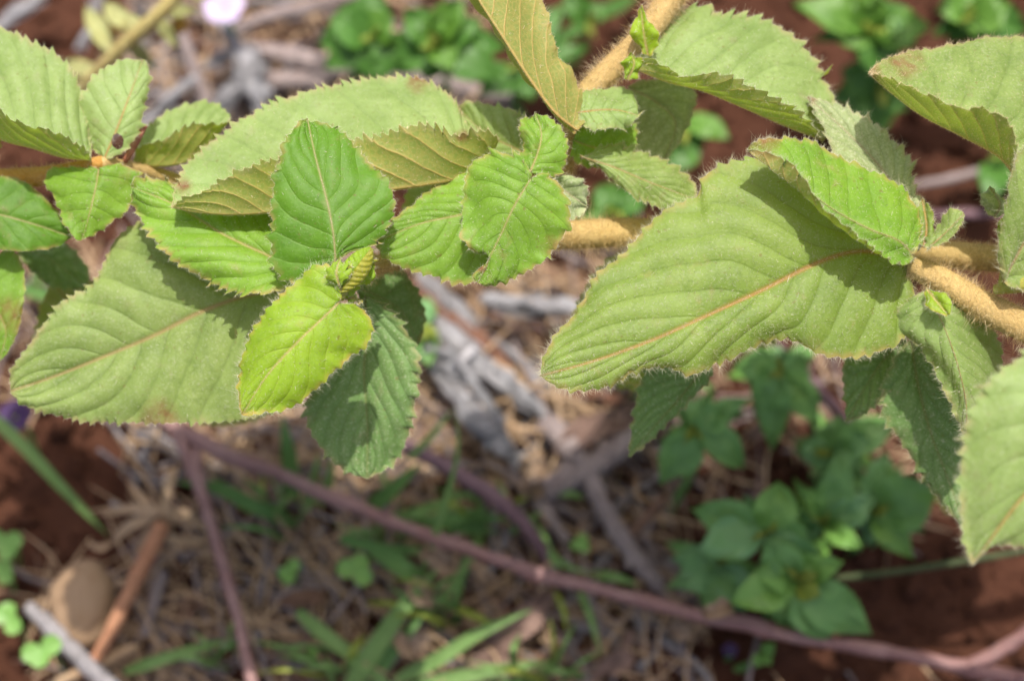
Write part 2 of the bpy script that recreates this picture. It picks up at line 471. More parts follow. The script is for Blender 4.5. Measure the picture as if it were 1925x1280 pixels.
    q = np.stack([i * W + j, (i + 1) * W + j, (i + 1) * W + j + 1, i * W + j + 1], -1).reshape(-1, 4)
    if orient < 0: q = q[:, ::-1]
    for (hx, hy, hr) in holes:
        c = pj[q].mean(1)
        q = q[np.hypot((c[:, 0] - hx) * 1.3, c[:, 1] - hy) > hr]
    me = mesh_np(name, flat, q, masks={'midrib': midm, 'vein': vein, 'rim': rim, 'blotch': bl, 'puff': wv}, mats=[LM[style]])
    o = part(name, me, parent)
    if label: o['label'] = label
    if hair > 0:
        # margin hairs
        bs, ds, ls, ws = [], [], [], []
        for col, inner in ((0, 1), (W - 1, W - 2)):
            e = V3[:, col]; outw = norm(V3[:, col] - V3[:, col + (2 if col == 0 else -2)])
            L = np.sum(np.linalg.norm(np.diff(e, axis=0), axis=1))
            n = int(L / .00006 * hair)
            t = lr.uniform(.02, 1, n) * (nu - 1.001); k = t.astype(int); f = (t - k)[:, None]
            bs.append(e[k] * (1 - f) + e[k + 1] * f)
            ds.append(outw[k] * lr.uniform(.5, 1.2, (n, 1)) + N[k, col] * lr.normal(.3, .6, (n, 1)) + lr.normal(0, .5, (n, 3)))
            ls.append(lr.gamma(2.2, hlen * .00072 / 2.2, n)); ws.append(np.full(n, .000030))
        # down on the blade
        n = int(min(nu * W * .45, 9000) * hair * down)
        ii = lr.integers(1, nu - 1, n); jj = lr.integers(1, W - 1, n)
        f = lr.uniform(-.5, .5, (n, 2, 1))
        b0 = V3[ii, jj] + f[:, 0] * (V3[ii + 1, jj] - V3[ii - 1, jj]) + f[:, 1] * (V3[ii, jj + 1] - V3[ii, jj - 1])
        sd = np.where(lr.uniform(0, 1, n) < .6, 1.0, -1.0)[:, None]
        bs.append(b0); ds.append(N[ii, jj] * sd * lr.uniform(.25, .9, (n, 1)) + lr.normal(0, .6, (n, 3)))
        ls.append(lr.uniform(.25, .6, n) * hlen * .0011); ws.append(np.full(n, .000024))
        # a few stouter, glinting hairs
        n = int(min(nu * W * .10, 1700) * hair * down)
        ii = lr.integers(1, nu - 1, n); jj = lr.integers(1, W - 1, n)
        f = lr.uniform(-.5, .5, (n, 2, 1))
        b0 = V3[ii, jj] + f[:, 0] * (V3[ii + 1, jj] - V3[ii - 1, jj]) + f[:, 1] * (V3[ii, jj + 1] - V3[ii, jj - 1])
        sd = np.where(lr.uniform(0, 1, n) < .65, 1.0, -1.0)[:, None]
        bs.append(b0); ds.append(N[ii, jj] * sd * lr.uniform(.1, .8, (n, 1)) + lr.normal(0, .6, (n, 3)))
        ls.append(lr.gamma(3, .00013, n)); ws.append(lr.uniform(.00004, .00008, n))
        # along the midrib, both sides
        n = int(nu * 3 * hair)
        t = lr.integers(1, nu - 2, n); b0 = V3[t, nv] + (V3[t + 1, nv] - V3[t, nv]) * lr.uniform(0, 1, (n, 1))
        bs.append(b0); ds.append(N[t, nv] * np.where(lr.uniform(0, 1, n) < .5, 1, -1)[:, None] + lr.normal(0, .7, (n, 3)))
        ls.append(lr.uniform(.3, .7, n) * hlen * .001); ws.append(np.full(n, .000028))
        hm = hairs_mesh(np.vstack(bs), np.vstack(ds), np.concatenate(ls), np.concatenate(ws), hairmat or HAIR_W, r=lr)
        part('leaf_down', hm, o, kind='stuff')
    return o

def hairy_stem(parent, pts, rad_px, dens=1.0, hlen=1.6, mat=None, hmat=None, name='stem', hmat2=None):
    """pts: (px, py, depth mm)"""
    X = [P(*p) for p in pts]
    px = (FOC + pts[0][2] * .001) * 2 * HALF / 1925.0
    V, F, (c, t, s, b, rr) = tube(X, np.array(rad_px) * px, seg=16, lump=.05)
    o = part(name, mesh_np(name, V, F, mats=[mat or STEM_G]), parent)
    L = np.sum(np.linalg.norm(np.diff(c, axis=0), axis=1))
    for hm_, share in ((hmat or HAIR_G, .65), (hmat2 or HAIR_T, .35)):
        n = int(L * rr.mean() * 6.28 / (.00011 ** 2) * .16 * dens * share)
        n = min(n, 26000)
        q = rng.uniform(0, len(c) - 1.001, n); k = q.astype(int); f = (q - k)[:, None]
        an = rng.uniform(0, 6.283, n)[:, None]
        rad = np.cos(an) * s[k] + np.sin(an) * b[k]
        base = c[k] * (1 - f) + c[k + 1] * f + rad * (rr[k][:, None] * .97)
        d = rad + rng.normal(0, .45, (n, 3)) + t[k] * rng.normal(.1, .25, (n, 1))
        pat = .55 + .6 * np.clip(smooth_noise(2000, 25, .5) + .6, 0, 1.6)[((q * 37 + an[:, 0] * 60) % 2000).astype(int)]
        part('stem_down', hairs_mesh(base, d, pat * rng.gamma(4, hlen * .00082 / 4, n), np.full(n, .00004), hm_), o, kind='stuff')
    return o

# ================================================================== ground
SOIL = rough_material('red_soil', (.085, .034, .020), (.120, .050, .029), (.050, .021, .013), 70, rough=.95, bump=1.0, bdist=.004, spec=.1)
def value_noise2(x, y, seed):
    r = np.random.default_rng(seed); T = r.uniform(-1, 1, (64, 64))
    xi = np.floor(x).astype(int); yi = np.floor(y).astype(int); fx = x - xi; fy = y - yi
    fx = fx * fx * (3 - 2 * fx); fy = fy * fy * (3 - 2 * fy)
    g = lambda a, b: T[a % 64, b % 64]
    return (g(xi, yi) * (1 - fx) + g(xi + 1, yi) * fx) * (1 - fy) + (g(xi, yi + 1) * (1 - fx) + g(xi + 1, yi + 1) * fx) * fy
def soil_h(x, y):
    h = 0
    for k, (s, a) in enumerate(((9, .006), (28, .0035), (75, .0018), (210, .0013), (480, .0006))):
        h = h + value_noise2(x * s + 3.1 * k, y * s + 7.7 * k, 40 + k) * a
    return h - .004
gl = np.concatenate([-np.geomspace(60, .34, 22), np.linspace(-.32, .32, 250), np.geomspace(.34, 60, 22)])
gx, gy = np.meshgrid(gl, gl, indexing='ij')
gz = soil_h(gx, gy)
n_ = len(gl)
ii, jj = np.meshgrid(np.arange(n_ - 1), np.arange(n_ - 1), indexing='ij')
gq = np.stack([ii * n_ + jj, (ii + 1) * n_ + jj, (ii + 1) * n_ + jj + 1, ii * n_ + jj + 1], -1).reshape(-1, 4)
g_o = part('ground', mesh_np('ground', np.stack([gx, gy, gz], -1).reshape(-1, 3), gq, mats=[SOIL]), kind='structure')

# crumbs of soil
def blob(sub=1):
    import bmesh
    b = bmesh.new(); bmesh.ops.create_icosphere(b, subdivisions=sub, radius=1.0)
    V = np.array([v.co[:] for v in b.verts]); F = np.array([[v.index for v in f.verts] for f in b.faces]); b.free()
    return V, F
bV, bF = blob(1)
items = []
for k in range(11000):
    x, y = rng.uniform(-.26, .26), rng.uniform(-.18, .22)
    r_ = rng.gamma(1.6, .00075) + .0003
    v = bV * (1 + rng.normal(0, .16, (len(bV), 1))) * (r_ * rng.uniform(.6, 1.2, 3))
    items.append((v + np.array([x, y, soil_h(x, y) + r_ * .35]), bF))
V, F = merge(items)
part('soil_crumbs', mesh_np('soil_crumbs', V, F, mats=[SOIL]), kind='stuff')

# ================================================================== the downy shrub: branches in the foreground
# ---- branch ending in the yellow shoot tip (left of centre)
T1 = thing('downy_branch', 'downy branch with yellow shoot tip and green serrated leaves, left of centre', 'branch', P(640, 560, 2), 'branches of the downy shrub')
hairy_stem(T1, [(655, 520, 2), (690, 505, 9), (800, 470, 20), (940, 450, 24), (1060, 442, 22), (1230, 436, 22), (1420, 440, 26), (1640, 462, 24), (1780, 478, 20), (1890, 488, 18), (2060, 505, 14)],
           [9, 16, 25, 27, 28, 28, 28, 28, 27, 27, 27], dens=1.0, hlen=1.5)
# large folded leaf at the back: pale upper face above, olive underside below
leaf(T1, 'pale', [(925, 285, 12), (870, 332, 9), (800, 348, 7), (720, 360, 6), (620, 385, 6), (530, 397, 6), (440, 403, 6), (370, 398, 6), (322, 388, 6)],
     [(925, 262, 14), (880, 250, 16), (862, 205, 18), (820, 162, 20), (770, 146, 20), (700, 148, 20), (640, 160, 20), (580, 175, 19), (520, 196, 18), (460, 228, 17), (400, 270, 15), (352, 310, 12), (334, 350, 9)],
     [(934, 262, 9), (905, 250, 6), (862, 262, 4), (790, 240, 2), (725, 258, 3), (665, 268, 5), (600, 280, 6), (535, 300, 4), (490, 312, 2), (440, 332, 2), (395, 358, 3), (345, 378, 4)],
     bow=0, face='A', nvein=9, puff=.7, wav=.2, blots=[(785, 155, 22), (545, 300, 22), (345, 350, 18), (870, 255, 14)], tooth=17, ta=9, hlen=.6,
     label='large folded leaf, pale upper face and olive underside', hairmat=HAIR_T)
leaf(T1, 'grey', [(575, 545, 13), (480, 552, 15), (380, 585, 16), (290, 630, 17), (200, 668, 18), (100, 708, 18), (20, 735, 18)],
     [(560, 480, 17), (480, 440, 20), (380, 418, 20), (290, 408, 20), (250, 425, 20), (212, 458, 20), (190, 505, 19), (165, 540, 19), (115, 568, 18), (80, 612, 18), (50, 655, 18), (22, 705, 18)],
     [(610, 600, 14), (622, 660, 15), (590, 720, 16), (530, 765, 16), (450, 785, 16), (400, 790, 16), (320, 795, 16), (230, 795, 17), (150, 790, 17), (90, 775, 18), (42, 757, 18)],
     nvein=8, puff=.8, tooth=17, ta=6, hlen=.42, hair=.8, blots=[(300, 782, 34)], holes=[(438, 626, 11)], bow=1.5, vk=.2,
     label='broad grey-green leaf with a brown scorched patch on its lower margin')
leaf(T1, 'fresh', [(590, 520, 6), (500, 478, 8), (420, 440, 9.5), (330, 385, 11), (246, 350, 11)],
     [(580, 470, 9), (520, 405, 13), (420, 360, 14), (350, 340, 14), (290, 333, 13), (255, 340, 12)],
     [(560, 540, 5), (500, 548, 5), (440, 546, 6), (385, 524, 7), (335, 490, 8), (290, 442, 10), (255, 400, 11), (244, 370, 11)],
     nvein=7, puff=.8, tooth=18, ta=7, hlen=.5, bow=1.0, vk=.22)
leaf(T1, 'deep', [(630, 492, -3), (626, 440, -3), (615, 380, -2), (592, 290, 0), (578, 222, 3)],
     [(595, 520, -1), (550, 528, 0), (520, 505, 0), (512, 440, -1), (515, 370, -1), (530, 310, 0), (545, 258, 1), (565, 228, 2)],
     [(660, 478, -2), (700, 462, -1), (725, 425, 0), (735, 385, 1), (722, 350, 1), (692, 310, 2), (665, 272, 2), (630, 242, 3), (600, 228, 3)],
     nvein=6, puff=.6, tooth=20, ta=9, hlen=.55, bow=.5, vk=.3, down=.6, label='upright deep green young leaf')
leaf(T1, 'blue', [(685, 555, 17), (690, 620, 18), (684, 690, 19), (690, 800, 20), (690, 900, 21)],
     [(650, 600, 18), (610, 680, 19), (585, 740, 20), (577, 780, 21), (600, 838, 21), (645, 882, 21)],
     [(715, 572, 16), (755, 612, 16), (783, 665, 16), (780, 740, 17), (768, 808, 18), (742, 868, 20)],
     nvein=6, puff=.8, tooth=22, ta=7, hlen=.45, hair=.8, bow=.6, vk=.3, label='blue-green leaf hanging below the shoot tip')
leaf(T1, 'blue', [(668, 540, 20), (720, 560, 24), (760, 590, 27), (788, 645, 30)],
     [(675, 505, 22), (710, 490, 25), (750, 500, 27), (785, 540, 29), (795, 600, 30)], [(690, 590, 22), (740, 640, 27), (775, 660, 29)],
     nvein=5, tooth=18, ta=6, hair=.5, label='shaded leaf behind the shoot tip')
leaf(T1, 'young', [(640, 566, -5), (600, 604, -5.6), (560, 642, -6), (500, 708, -6), (455, 780, -5)],
     [(638, 540, -4), (625, 512, -3), (598, 504, -3), (562, 528, -3), (520, 560, -4), (482, 608, -4), (458, 660, -4), (447, 720, -4), (450, 762, -5)],
     [(668, 572, -4), (695, 595, -3), (700, 620, -3), (690, 645, -3), (658, 668, -3), (620, 702, -4), (580, 740, -4), (540, 764, -4), (490, 772, -5)],
     nvein=6, puff=.45, tooth=19, ta=5, hlen=.95, hair=1.2, bow=.8, vk=.3, down=.55, label='yellow-green young leaf, nearest of the shoot tip')
# shoot-tip bud: folded, corrugated young leaf
def bud(parent, a, b, r_px, d, rows=9):
    A_, B_ = P(*a), P(*b); ax = B_ - A_; L = np.linalg.norm(ax); ax /= L
    sd = norm(np.cross(ax, TOCAM)); nn = np.cross(sd, ax)
    px = .322 * 2 * HALF / 1925
    items = []
    nu_, nv_ = 46, 16
    uu = np.linspace(0, 1, nu_)
    for sgn in (-1, 1):
        vv = np.linspace(0, 1, nv_)
        Uu, Vv = np.meshgrid(uu, vv, indexing='ij')
        prof = np.sin(np.pi * np.clip(Uu * .93 + .05, 0, 1)) ** .6 * r_px * px
        rid = (np.abs(np.sin((Uu - Vv * .18) * math.pi * rows)) ** .7) * .00042 * np.sin(np.pi * Vv) ** .5
        ang = Vv * 1.5
        X = A_ + ax * (Uu * L)[..., None] + sd * (sgn * (prof * np.sin(ang) - .0001))[..., None] + nn * (prof * np.cos(ang) * .55 + rid * 1.0)[..., None]
        i, j = np.meshgrid(np.arange(nu_ - 1), np.arange(nv_ - 1), indexing='ij')
        q = np.stack([i * nv_ + j, (i + 1) * nv_ + j, (i + 1) * nv_ + j + 1, i * nv_ + j + 1], -1).reshape(-1, 4)
        items.append((X.reshape(-1, 3), q))
    V, F = merge(items)
    z = np.zeros(len(V))
    o = part('leaf_bud', mesh_np('leaf_bud', V, F, masks={'midrib': z, 'vein': z, 'rim': z, 'blotch': z, 'puff': z}, mats=[LM['young']]), parent)
    o['label'] = 'bright yellow pleated bud at the shoot tip'
    n = 700
    k = rng.integers(0, len(V), n)
    part('leaf_down', hairs_mesh(V[k], nn + rng.normal(0, .8, (n, 3)), rng.uniform(.2, .5, n) * .001, np.full(n, .00003), HAIR_W), o, kind='stuff')
bud(T1, (638, 548, -5), (698, 466, -5), 26, 0)
leaf(T1, 'young', [(642, 545, -6), (632, 515, -7), (640, 482, -6)], [(622, 528, -6), (622, 500, -6)], [(652, 520, -7), (652, 496, -6)], nvein=4, tooth=14, ta=3, hair=.8)
leaf(T1, 'young', [(648, 548, -3), (678, 528, -3), (706, 488, -2)], [(660, 520, -4), (688, 492, -4)], [(676, 545, -2), (700, 520, -2)], nvein=4, tooth=14, ta=3, hair=.8)
leaf(T1, 'young', [(648, 562, -2), (664, 560, -2), (682, 567, -2)], [(662, 552, -2)], [(664, 570, -2)], nvein=3, tooth=12, ta=2, hair=.6, name='bract')
hairy_stem(T1, [(640, 560, -4), (652, 535, -1), (672, 512, 4)], [8, 12, 13], mat=STEM_Y, hmat=HAIR_W, hmat2=HAIR_W, dens=.35, hlen=.7, name='shoot')

# ---- heart-shaped leaf cluster (centre)
T2 = thing('downy_branch', 'short downy side shoot with heart-shaped nibbled leaf beside the golden stem', 'branch', P(1000, 335, 2), 'branches of the downy shrub')
hairy_stem(T2, [(1000, 332, 2), (1010, 352, 9), (1030, 400, 16), (1050, 438, 22)], [5, 9, 12, 14], hlen=.9, dens=.8)
leaf(T2, 'fresh', [(1000, 334, -1), (968, 385, -2), (942, 440, -1.5), (915, 495, -1), (898, 532, 0)],
     [(985, 312, 0), (958, 294, 0), (920, 290, 1), (884, 308, 1), (870, 345, 1), (870, 405, 1), (880, 455, 0), (900, 466, 0), (928, 474, 0), (926, 496, 0), (900, 506, 0), (890, 522, 0)],
     [(1018, 326, 0), (1045, 345, 1), (1062, 390, 1), (1064, 425, 1), (1048, 458, 1), (1020, 492, 0), (985, 512, 0), (945, 530, 0), (915, 537, 0)],
     nvein=7, puff=.55, tooth=20, ta=7, hlen=.6, blots=[(1035, 462, 20), (905, 505, 9)], vk=.2, label='heart-shaped leaf with a bitten notch at its tip')
leaf(T2, 'fresh', [(996, 326, 0), (1010, 290, 1), (1018, 250, 2), (1005, 210, 3)], [(982, 300, 1), (980, 262, 2), (984, 225, 3)],
     [(1025, 332, 1), (1055, 322, 2), (1064, 288, 2), (1052, 252, 3), (1028, 222, 3)], nvein=5, tooth=15, ta=5, hlen=.55, puff=.6, vk=.2)
leaf(T2, 'fresh', [(985, 345, 4), (930, 382, 5), (872, 402, 6), (790, 420, 6), (702, 456, 6)],
     [(950, 320, 6), (905, 312, 8), (868, 322, 8), (828, 346, 8), (780, 388, 8), (738, 420, 7)],
     [(985, 400, 6), (950, 470, 6), (905, 520, 6), (872, 532, 6), (830, 522, 6), (780, 508, 6), (735, 490, 6)],
     nvein=7, puff=.6, tooth=18, ta=7, hlen=.5, vk=.3)
leaf(T2, 'silver', [(1015, 338, 3), (1050, 352, 4), (1080, 372, 5), (1106, 390, 6)], [(1050, 332, 4), (1085, 340, 5), (1108, 362, 6)], [(1040, 372, 4), (1062, 402, 5), (1090, 400, 6)],
     nvein=4, tooth=16, ta=5, hlen=.6, puff=.5)
leaf(T2, 'grey', [(1010, 300, 14), (960, 275, 20), (910, 250, 24), (862, 205, 26)], [(1000, 250, 17), (970, 210, 22), (920, 196, 25), (880, 195, 26)], [(970, 310, 18), (920, 300, 22), (870, 260, 25)],
     nvein=7, tooth=18, ta=6, hair=.5, puff=.9)

# ---- branch running down from the top edge
T3 = thing('downy_branch', 'golden downy branch slanting down from the top edge with folded leaves', 'branch', P(1090, 240, 14), 'branches of the downy shrub')
hairy_stem(T3, [(1300, -70, 18), (1262, -5, 17), (1205, 75, 16), (1150, 130, 16), (1108, 172, 16), (1080, 235, 18), (1055, 330, 22), (1040, 430, 24)],
           [27, 26, 24, 23, 22, 20, 19, 18], dens=1.0, hlen=1.8, hmat=HAIR_T, hmat2=HAIR_G)
# upper leaf folded along its lower side
leaf(T3, 'pale', [(1192, 128, 11), (1250, 152, 10), (1320, 170, 10), (1400, 203, 10), (1480, 238, 11), (1548, 264, 13)],
     [(1205, 100, 14), (1225, 70, 17), (1250, 42, 19), (1305, 22, 20), (1345, 38, 20), (1400, 40, 20), (1468, 55, 20), (1528, 98, 19), (1560, 150, 18), (1578, 190, 17), (1572, 240, 15)],
     [(1210, 118, 8), (1255, 140, 6), (1292, 150, 5), (1335, 140, 5), (1375, 148, 5), (1420, 168, 5), (1465, 190, 6), (1510, 218, 8), (1540, 250, 11)],
     bow=0, nvein=8, puff=.6, tooth=24, ta=11, hlen=.75, vk=.18, label='leaf folded up along its lower side, tip by the silver leaf')
leaf(T3, 'young', [(1218, 105, 12), (1210, 60, 10), (1205, 10, 9)], [(1192, 80, 11), (1192, 40, 10)], [(1236, 85, 11), (1228, 45, 10)], nvein=4, tooth=30, ta=1, hair=.6, name='bract')
leaf(T3, 'young', [(1180, 150, 9), (1192, 122, 8), (1188, 100, 8)], [(1168, 130, 9), (1175, 108, 8)], [(1206, 130, 9), (1200, 108, 8)], nvein=3, tooth=30, ta=1, hair=.6, name='bract')
# olive underside leaf rising to the upper left
leaf(T3, 'mature', [(1086, 246, 6), (1045, 214, 4), (1000, 155, 3), (945, 70, 3), (900, 0, 4), (860, -70, 5)],
     [(1098, 215, 9), (1088, 170, 9), (1072, 132, 9), (1045, 112, 9), (1030, 60, 9), (1022, 0, 10), (985, -60, 10), (920, -90, 8)],
     [(1060, 236, 10), (1022, 196, 12), (975, 128, 14), (925, 56, 15), (880, -10, 14), (850, -60, 9)],
     face='A', facesign=-1, nvein=7, puff=.15, tooth=22, ta=4, hlen=.6, bow=0, vk=.2, hairmat=HAIR_T, label='leaf showing its olive underside, rising past the top edge')
leaf(T3, 'pale', [(1086, 212, 8), (1120, 206, 8), (1160, 206, 9), (1202, 216, 10)], [(1100, 176, 11), (1140, 164, 13), (1180, 175, 13), (1198, 195, 12)], [(1105, 240, 7), (1150, 240, 7), (1190, 228, 8)],
     nvein=5, tooth=17, ta=5, hlen=.6, puff=.4)
leaf(T3, 'fresh', [(1075, 262, 15), (1110, 275, 16), (1150, 282, 17), (1200, 272, 18)], [(1090, 238, 17), (1150, 232, 18), (1195, 240, 19)], [(1080, 300, 15), (1130, 312, 16), (1180, 300, 17)], nvein=5, tooth=17, ta=5, hair=.7)
leaf(T3, 'silver', [(1180, 165, 26), (1230, 190, 27), (1270, 230, 28), (1250, 300, 29)], [(1240, 152, 27), (1300, 160, 28), (1312, 190, 29), (1285, 250, 29)], [(1180, 200, 27), (1185, 250, 28), (1205, 295, 29)],
     nvein=5, tooth=20, ta=5, hair=.6, label='grey shaded leaf behind the folded leaf')
leaf(T3, 'grey', [(1090, 292, 12), (1150, 312, 12), (1230, 345, 13), (1312, 376, 15)], [(1130, 282, 14), (1180, 284, 15), (1230, 294, 16), (1272, 322, 16), (1300, 352, 16)],
     [(1110, 308, 12), (1150, 338, 12), (1200, 368, 12), (1250, 392, 13), (1290, 388, 14)], nvein=7, tooth=19, ta=8, hlen=.6, puff=.55, vk=.25)

# ---- branch at the right with the large toothed leaf
T4 = thing('downy_branch', 'tan woolly branch at right bearing the largest sharply focused toothed leaf', 'branch', P(1712, 500, 3), 'branches of the downy shrub')
hairy_stem(T4, [(1712, 500, 4), (1750, 515, 3), (1800, 545, 2), (1860, 580, 1), (1925, 612, 0), (2060, 690, -4)], [20, 25, 26, 27, 28, 29], dens=1.1, hlen=1.5, hmat=HAIR_T, hmat2=HAIR_G)
leaf(T4, 'mature', [(1706, 500, 5), (1650, 475, 4.5), (1600, 474, 4), (1540, 492, 3), (1430, 546, 1.5), (1330, 592, 0), (1230, 637, -1), (1110, 680, -1.5), (1014, 706, -2)],
     [(1722, 460, 5), (1710, 400, 6), (1650, 350, 6.5), (1560, 315, 6.5), (1470, 298, 6.5), (1400, 303, 6.5), (1345, 318, 6.5), (1320, 338, 6), (1312, 368, 6), (1250, 396, 5), (1215, 430, 5), (1180, 470, 4), (1120, 522, 2), (1082, 588, 1), (1042, 632, 0), (1016, 690, -1)],
     [(1716, 555, 4), (1700, 610, 4), (1685, 645, 3), (1640, 660, 3), (1590, 670, 2), (1530, 658, 2), (1480, 632, 2), (1440, 640, 2), (1395, 658, 1), (1345, 682, 1), (1300, 702, 0), (1240, 690, 0), (1195, 700, -1), (1140, 727, -1), (1060, 730, -2)],
     nvein=8, puff=.75, tooth=24, ta=6, hlen=1.1, hair=1.5, bow=1.4, vk=(.60, .34), wav=.35, down=1.2, label='largest leaf, velvety green with a rusty midrib')
# curled leaf above it
leaf(T4, 'fresh', [(1716, 478, -3), (1690, 452, -4), (1635, 430, -4.5), (1565, 392, -4.5), (1490, 336, -4), (1405, 280, -3)],
     [(1730, 440, -1), (1732, 400, 1), (1715, 370, 2), (1690, 345, 2.5), (1640, 325, 3), (1575, 296, 3), (1532, 268, 2), (1480, 262, 1), (1435, 268, -1)],
     [(1700, 488, -5), (1650, 464, -6.5), (1600, 428, -8), (1550, 388, -8), (1510, 345, -7.5), (1475, 310, -6.5), (1435, 288, -4)],
     Bc=[(1705, 494, -2), (1650, 484, -3), (1600, 462, -3.5), (1550, 428, -3.5), (1500, 384, -3), (1450, 340, -3), (1415, 296, -3)],
     bow=.2, nvein=8, puff=.5, tooth=20, ta=6, hlen=.8, hair=1.3, vk=.12, blots=[(1440, 275, 26)], label='leaf with its lower margin rolled up, over the largest leaf')
leaf(T4, 'silver', [(1728, 470, 4), (1710, 400, 9), (1660, 320, 12), (1590, 245, 13), (1518, 182, 13)],
     [(1748, 430, 6), (1718, 350, 11), (1708, 302, 13), (1682, 275, 14), (1640, 235, 15), (1600, 206, 15), (1560, 190, 15)],
     [(1690, 440, 5), (1630, 370, 7), (1580, 300, 8), (1550, 240, 9), (1528, 205, 11)],
     nvein=8, tooth=21, ta=9, hlen=.75, hair=1.4, down=2.0, puff=.6, blots=[(1525, 188, 12)], label='silvery woolly leaf behind the curled leaf')
leaf(T4, 'mature', [(1736, 466, 0), (1742, 430, 1), (1734, 372, 3)], [(1722, 440, 1), (1724, 400, 2)], [(1758, 445, 0), (1752, 405, 1)], nvein=5, tooth=12, ta=4, hlen=.7, face='A')
leaf(T4, 'grey', [(1742, 470, -1), (1775, 438, -1), (1812, 400, 0)], [(1745, 440, 1), (1768, 412, 2), (1795, 400, 1)], [(1765, 466, -3), (1792, 440, -3), (1806, 418, -2)], nvein=5, tooth=14, ta=3, hlen=.9, puff=.2)
# leaf hanging from the node, below the branch
leaf(T4, 'pale', [(1742, 542, 0), (1760, 580, -1), (1782, 630, -2), (1805, 700, -2), (1818, 770, -1), (1814, 832, 1)],
     [(1712, 565, 2), (1690, 592, 4), (1694, 618, 4), (1725, 645, 3), (1758, 700, 2), (1786, 752, 1), (1804, 800, 1)],
     [(1790, 575, 3), (1850, 620, 7), (1888, 680, 9), (1885, 730, 8), (1860, 780, 5)], nvein=7, tooth=19, ta=5, hlen=.9, hair=1.2, vk=.25, puff=.6, label='pale leaf hanging from the node under the branch')
leaf(T4, 'young', [(1740, 540, -1), (1756, 560, -3), (1782, 592, -4)], [(1762, 545, -3), (1786, 565, -4)], [(1736, 565, -2), (1756, 585, -4)], nvein=3, tooth=30, ta=1, hair=.8, name='bract')
# two leaves hanging in the shade below
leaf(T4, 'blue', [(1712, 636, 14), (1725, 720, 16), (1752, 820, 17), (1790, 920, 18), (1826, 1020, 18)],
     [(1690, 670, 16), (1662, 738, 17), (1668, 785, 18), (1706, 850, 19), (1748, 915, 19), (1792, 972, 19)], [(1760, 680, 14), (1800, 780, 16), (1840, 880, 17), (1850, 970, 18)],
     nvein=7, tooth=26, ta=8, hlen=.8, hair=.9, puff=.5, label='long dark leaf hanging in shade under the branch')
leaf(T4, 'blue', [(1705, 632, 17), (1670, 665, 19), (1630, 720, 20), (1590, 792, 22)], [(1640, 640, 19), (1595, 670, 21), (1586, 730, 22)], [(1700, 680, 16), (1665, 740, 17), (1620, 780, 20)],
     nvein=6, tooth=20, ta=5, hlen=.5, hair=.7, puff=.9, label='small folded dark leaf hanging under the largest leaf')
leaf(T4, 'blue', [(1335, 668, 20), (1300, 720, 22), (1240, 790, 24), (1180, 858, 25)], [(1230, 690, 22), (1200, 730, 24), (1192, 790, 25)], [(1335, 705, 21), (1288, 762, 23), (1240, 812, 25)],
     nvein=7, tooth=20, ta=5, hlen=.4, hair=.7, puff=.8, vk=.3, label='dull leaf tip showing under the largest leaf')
hairy_stem(T4, [(1335, 668, 20), (1420, 600, 24), (1560, 540, 20), (1712, 505, 6)], [6, 8, 9, 10], hlen=.8, dens=.7, name='leaf_stalk')

# ---- second right-hand branch: folded leaf at top right, leaf on the right edge, near blurred leaf
T5 = thing('downy_branch', 'downy shoot cut by the right edge with a big folded leaf above', 'branch', P(1905, 520, -3), 'branches of the downy shrub')
hairy_stem(T5, [(1870, 545, -2), (1910, 538, -4), (1960, 532, -6), (2060, 540, -8)], [9, 13, 16, 18], mat=STEM_Y, hlen=.8, dens=.5, hmat=HAIR_W)
hairy_stem(T5, [(1880, 540, -3), (1890, 480, -3), (1900, 400, -3), (1908, 330, -3)], [5, 5, 5, 5], mat=STEM_Y, hlen=.9, dens=.7, hmat=HAIR_W, name='leaf_stalk')
leaf(T5, 'grey', [(1908, 330, -3), (1880, 296, -2), (1810, 256, -1), (1730, 214, 0), (1672, 170, 1), (1634, 136, 2)],
     [(1965, 310, 2), (2010, 240, 8), (2010, 150, 12), (1965, 90, 14), (1910, 72, 14), (1840, 76, 13), (1765, 90, 11), (1700, 100, 8), (1655, 118, 4)],
     [(1912, 285, -7), (1895, 232, -10), (1852, 208, -10), (1800, 204, -10), (1755, 186, -9), (1705, 165, -7), (1660, 145, -3)],
     bow=0, nvein=8, tooth=20, ta=6, hlen=.7, hair=1.4, puff=.7, vk=.15, blots=[(1700, 115, 36), (1640, 135, 18)], label='folded leaf with reddish tip at the upper right', hairmat=HAIR_T)
leaf(T5, 'grey', [(1886, 530, -6), (1935, 440, -6), (1980, 350, -4), (2050, 240, 0)], [(1886, 470, -9), (1886, 410, -10), (1900, 330, -10), (1960, 250, -6)], [(1960, 540, -3), (2050, 450, 0), (2090, 330, 2)],
     nvein=7, tooth=18, ta=4, hlen=1.0, hair=1.3, puff=.5, label='pale leaf standing on the right edge')
leaf(T5, 'young', [(1880, 460, -4), (1898, 440, -5), (1905, 395, -5)], [(1876, 440, -4), (1886, 410, -5)], [(1912, 440, -5), (1915, 410, -5)], nvein=3, tooth=30, ta=1, hair=.7, name='bract')
leaf(T5, 'silver', [(1870, 410, 8), (1880, 385, 8), (1860, 350, 9)], [(1852, 395, 8), (1850, 365, 9)], [(1890, 390, 8), (1882, 360, 9)], nvein=3, tooth=14, ta=3, hair=.8, name='bract')

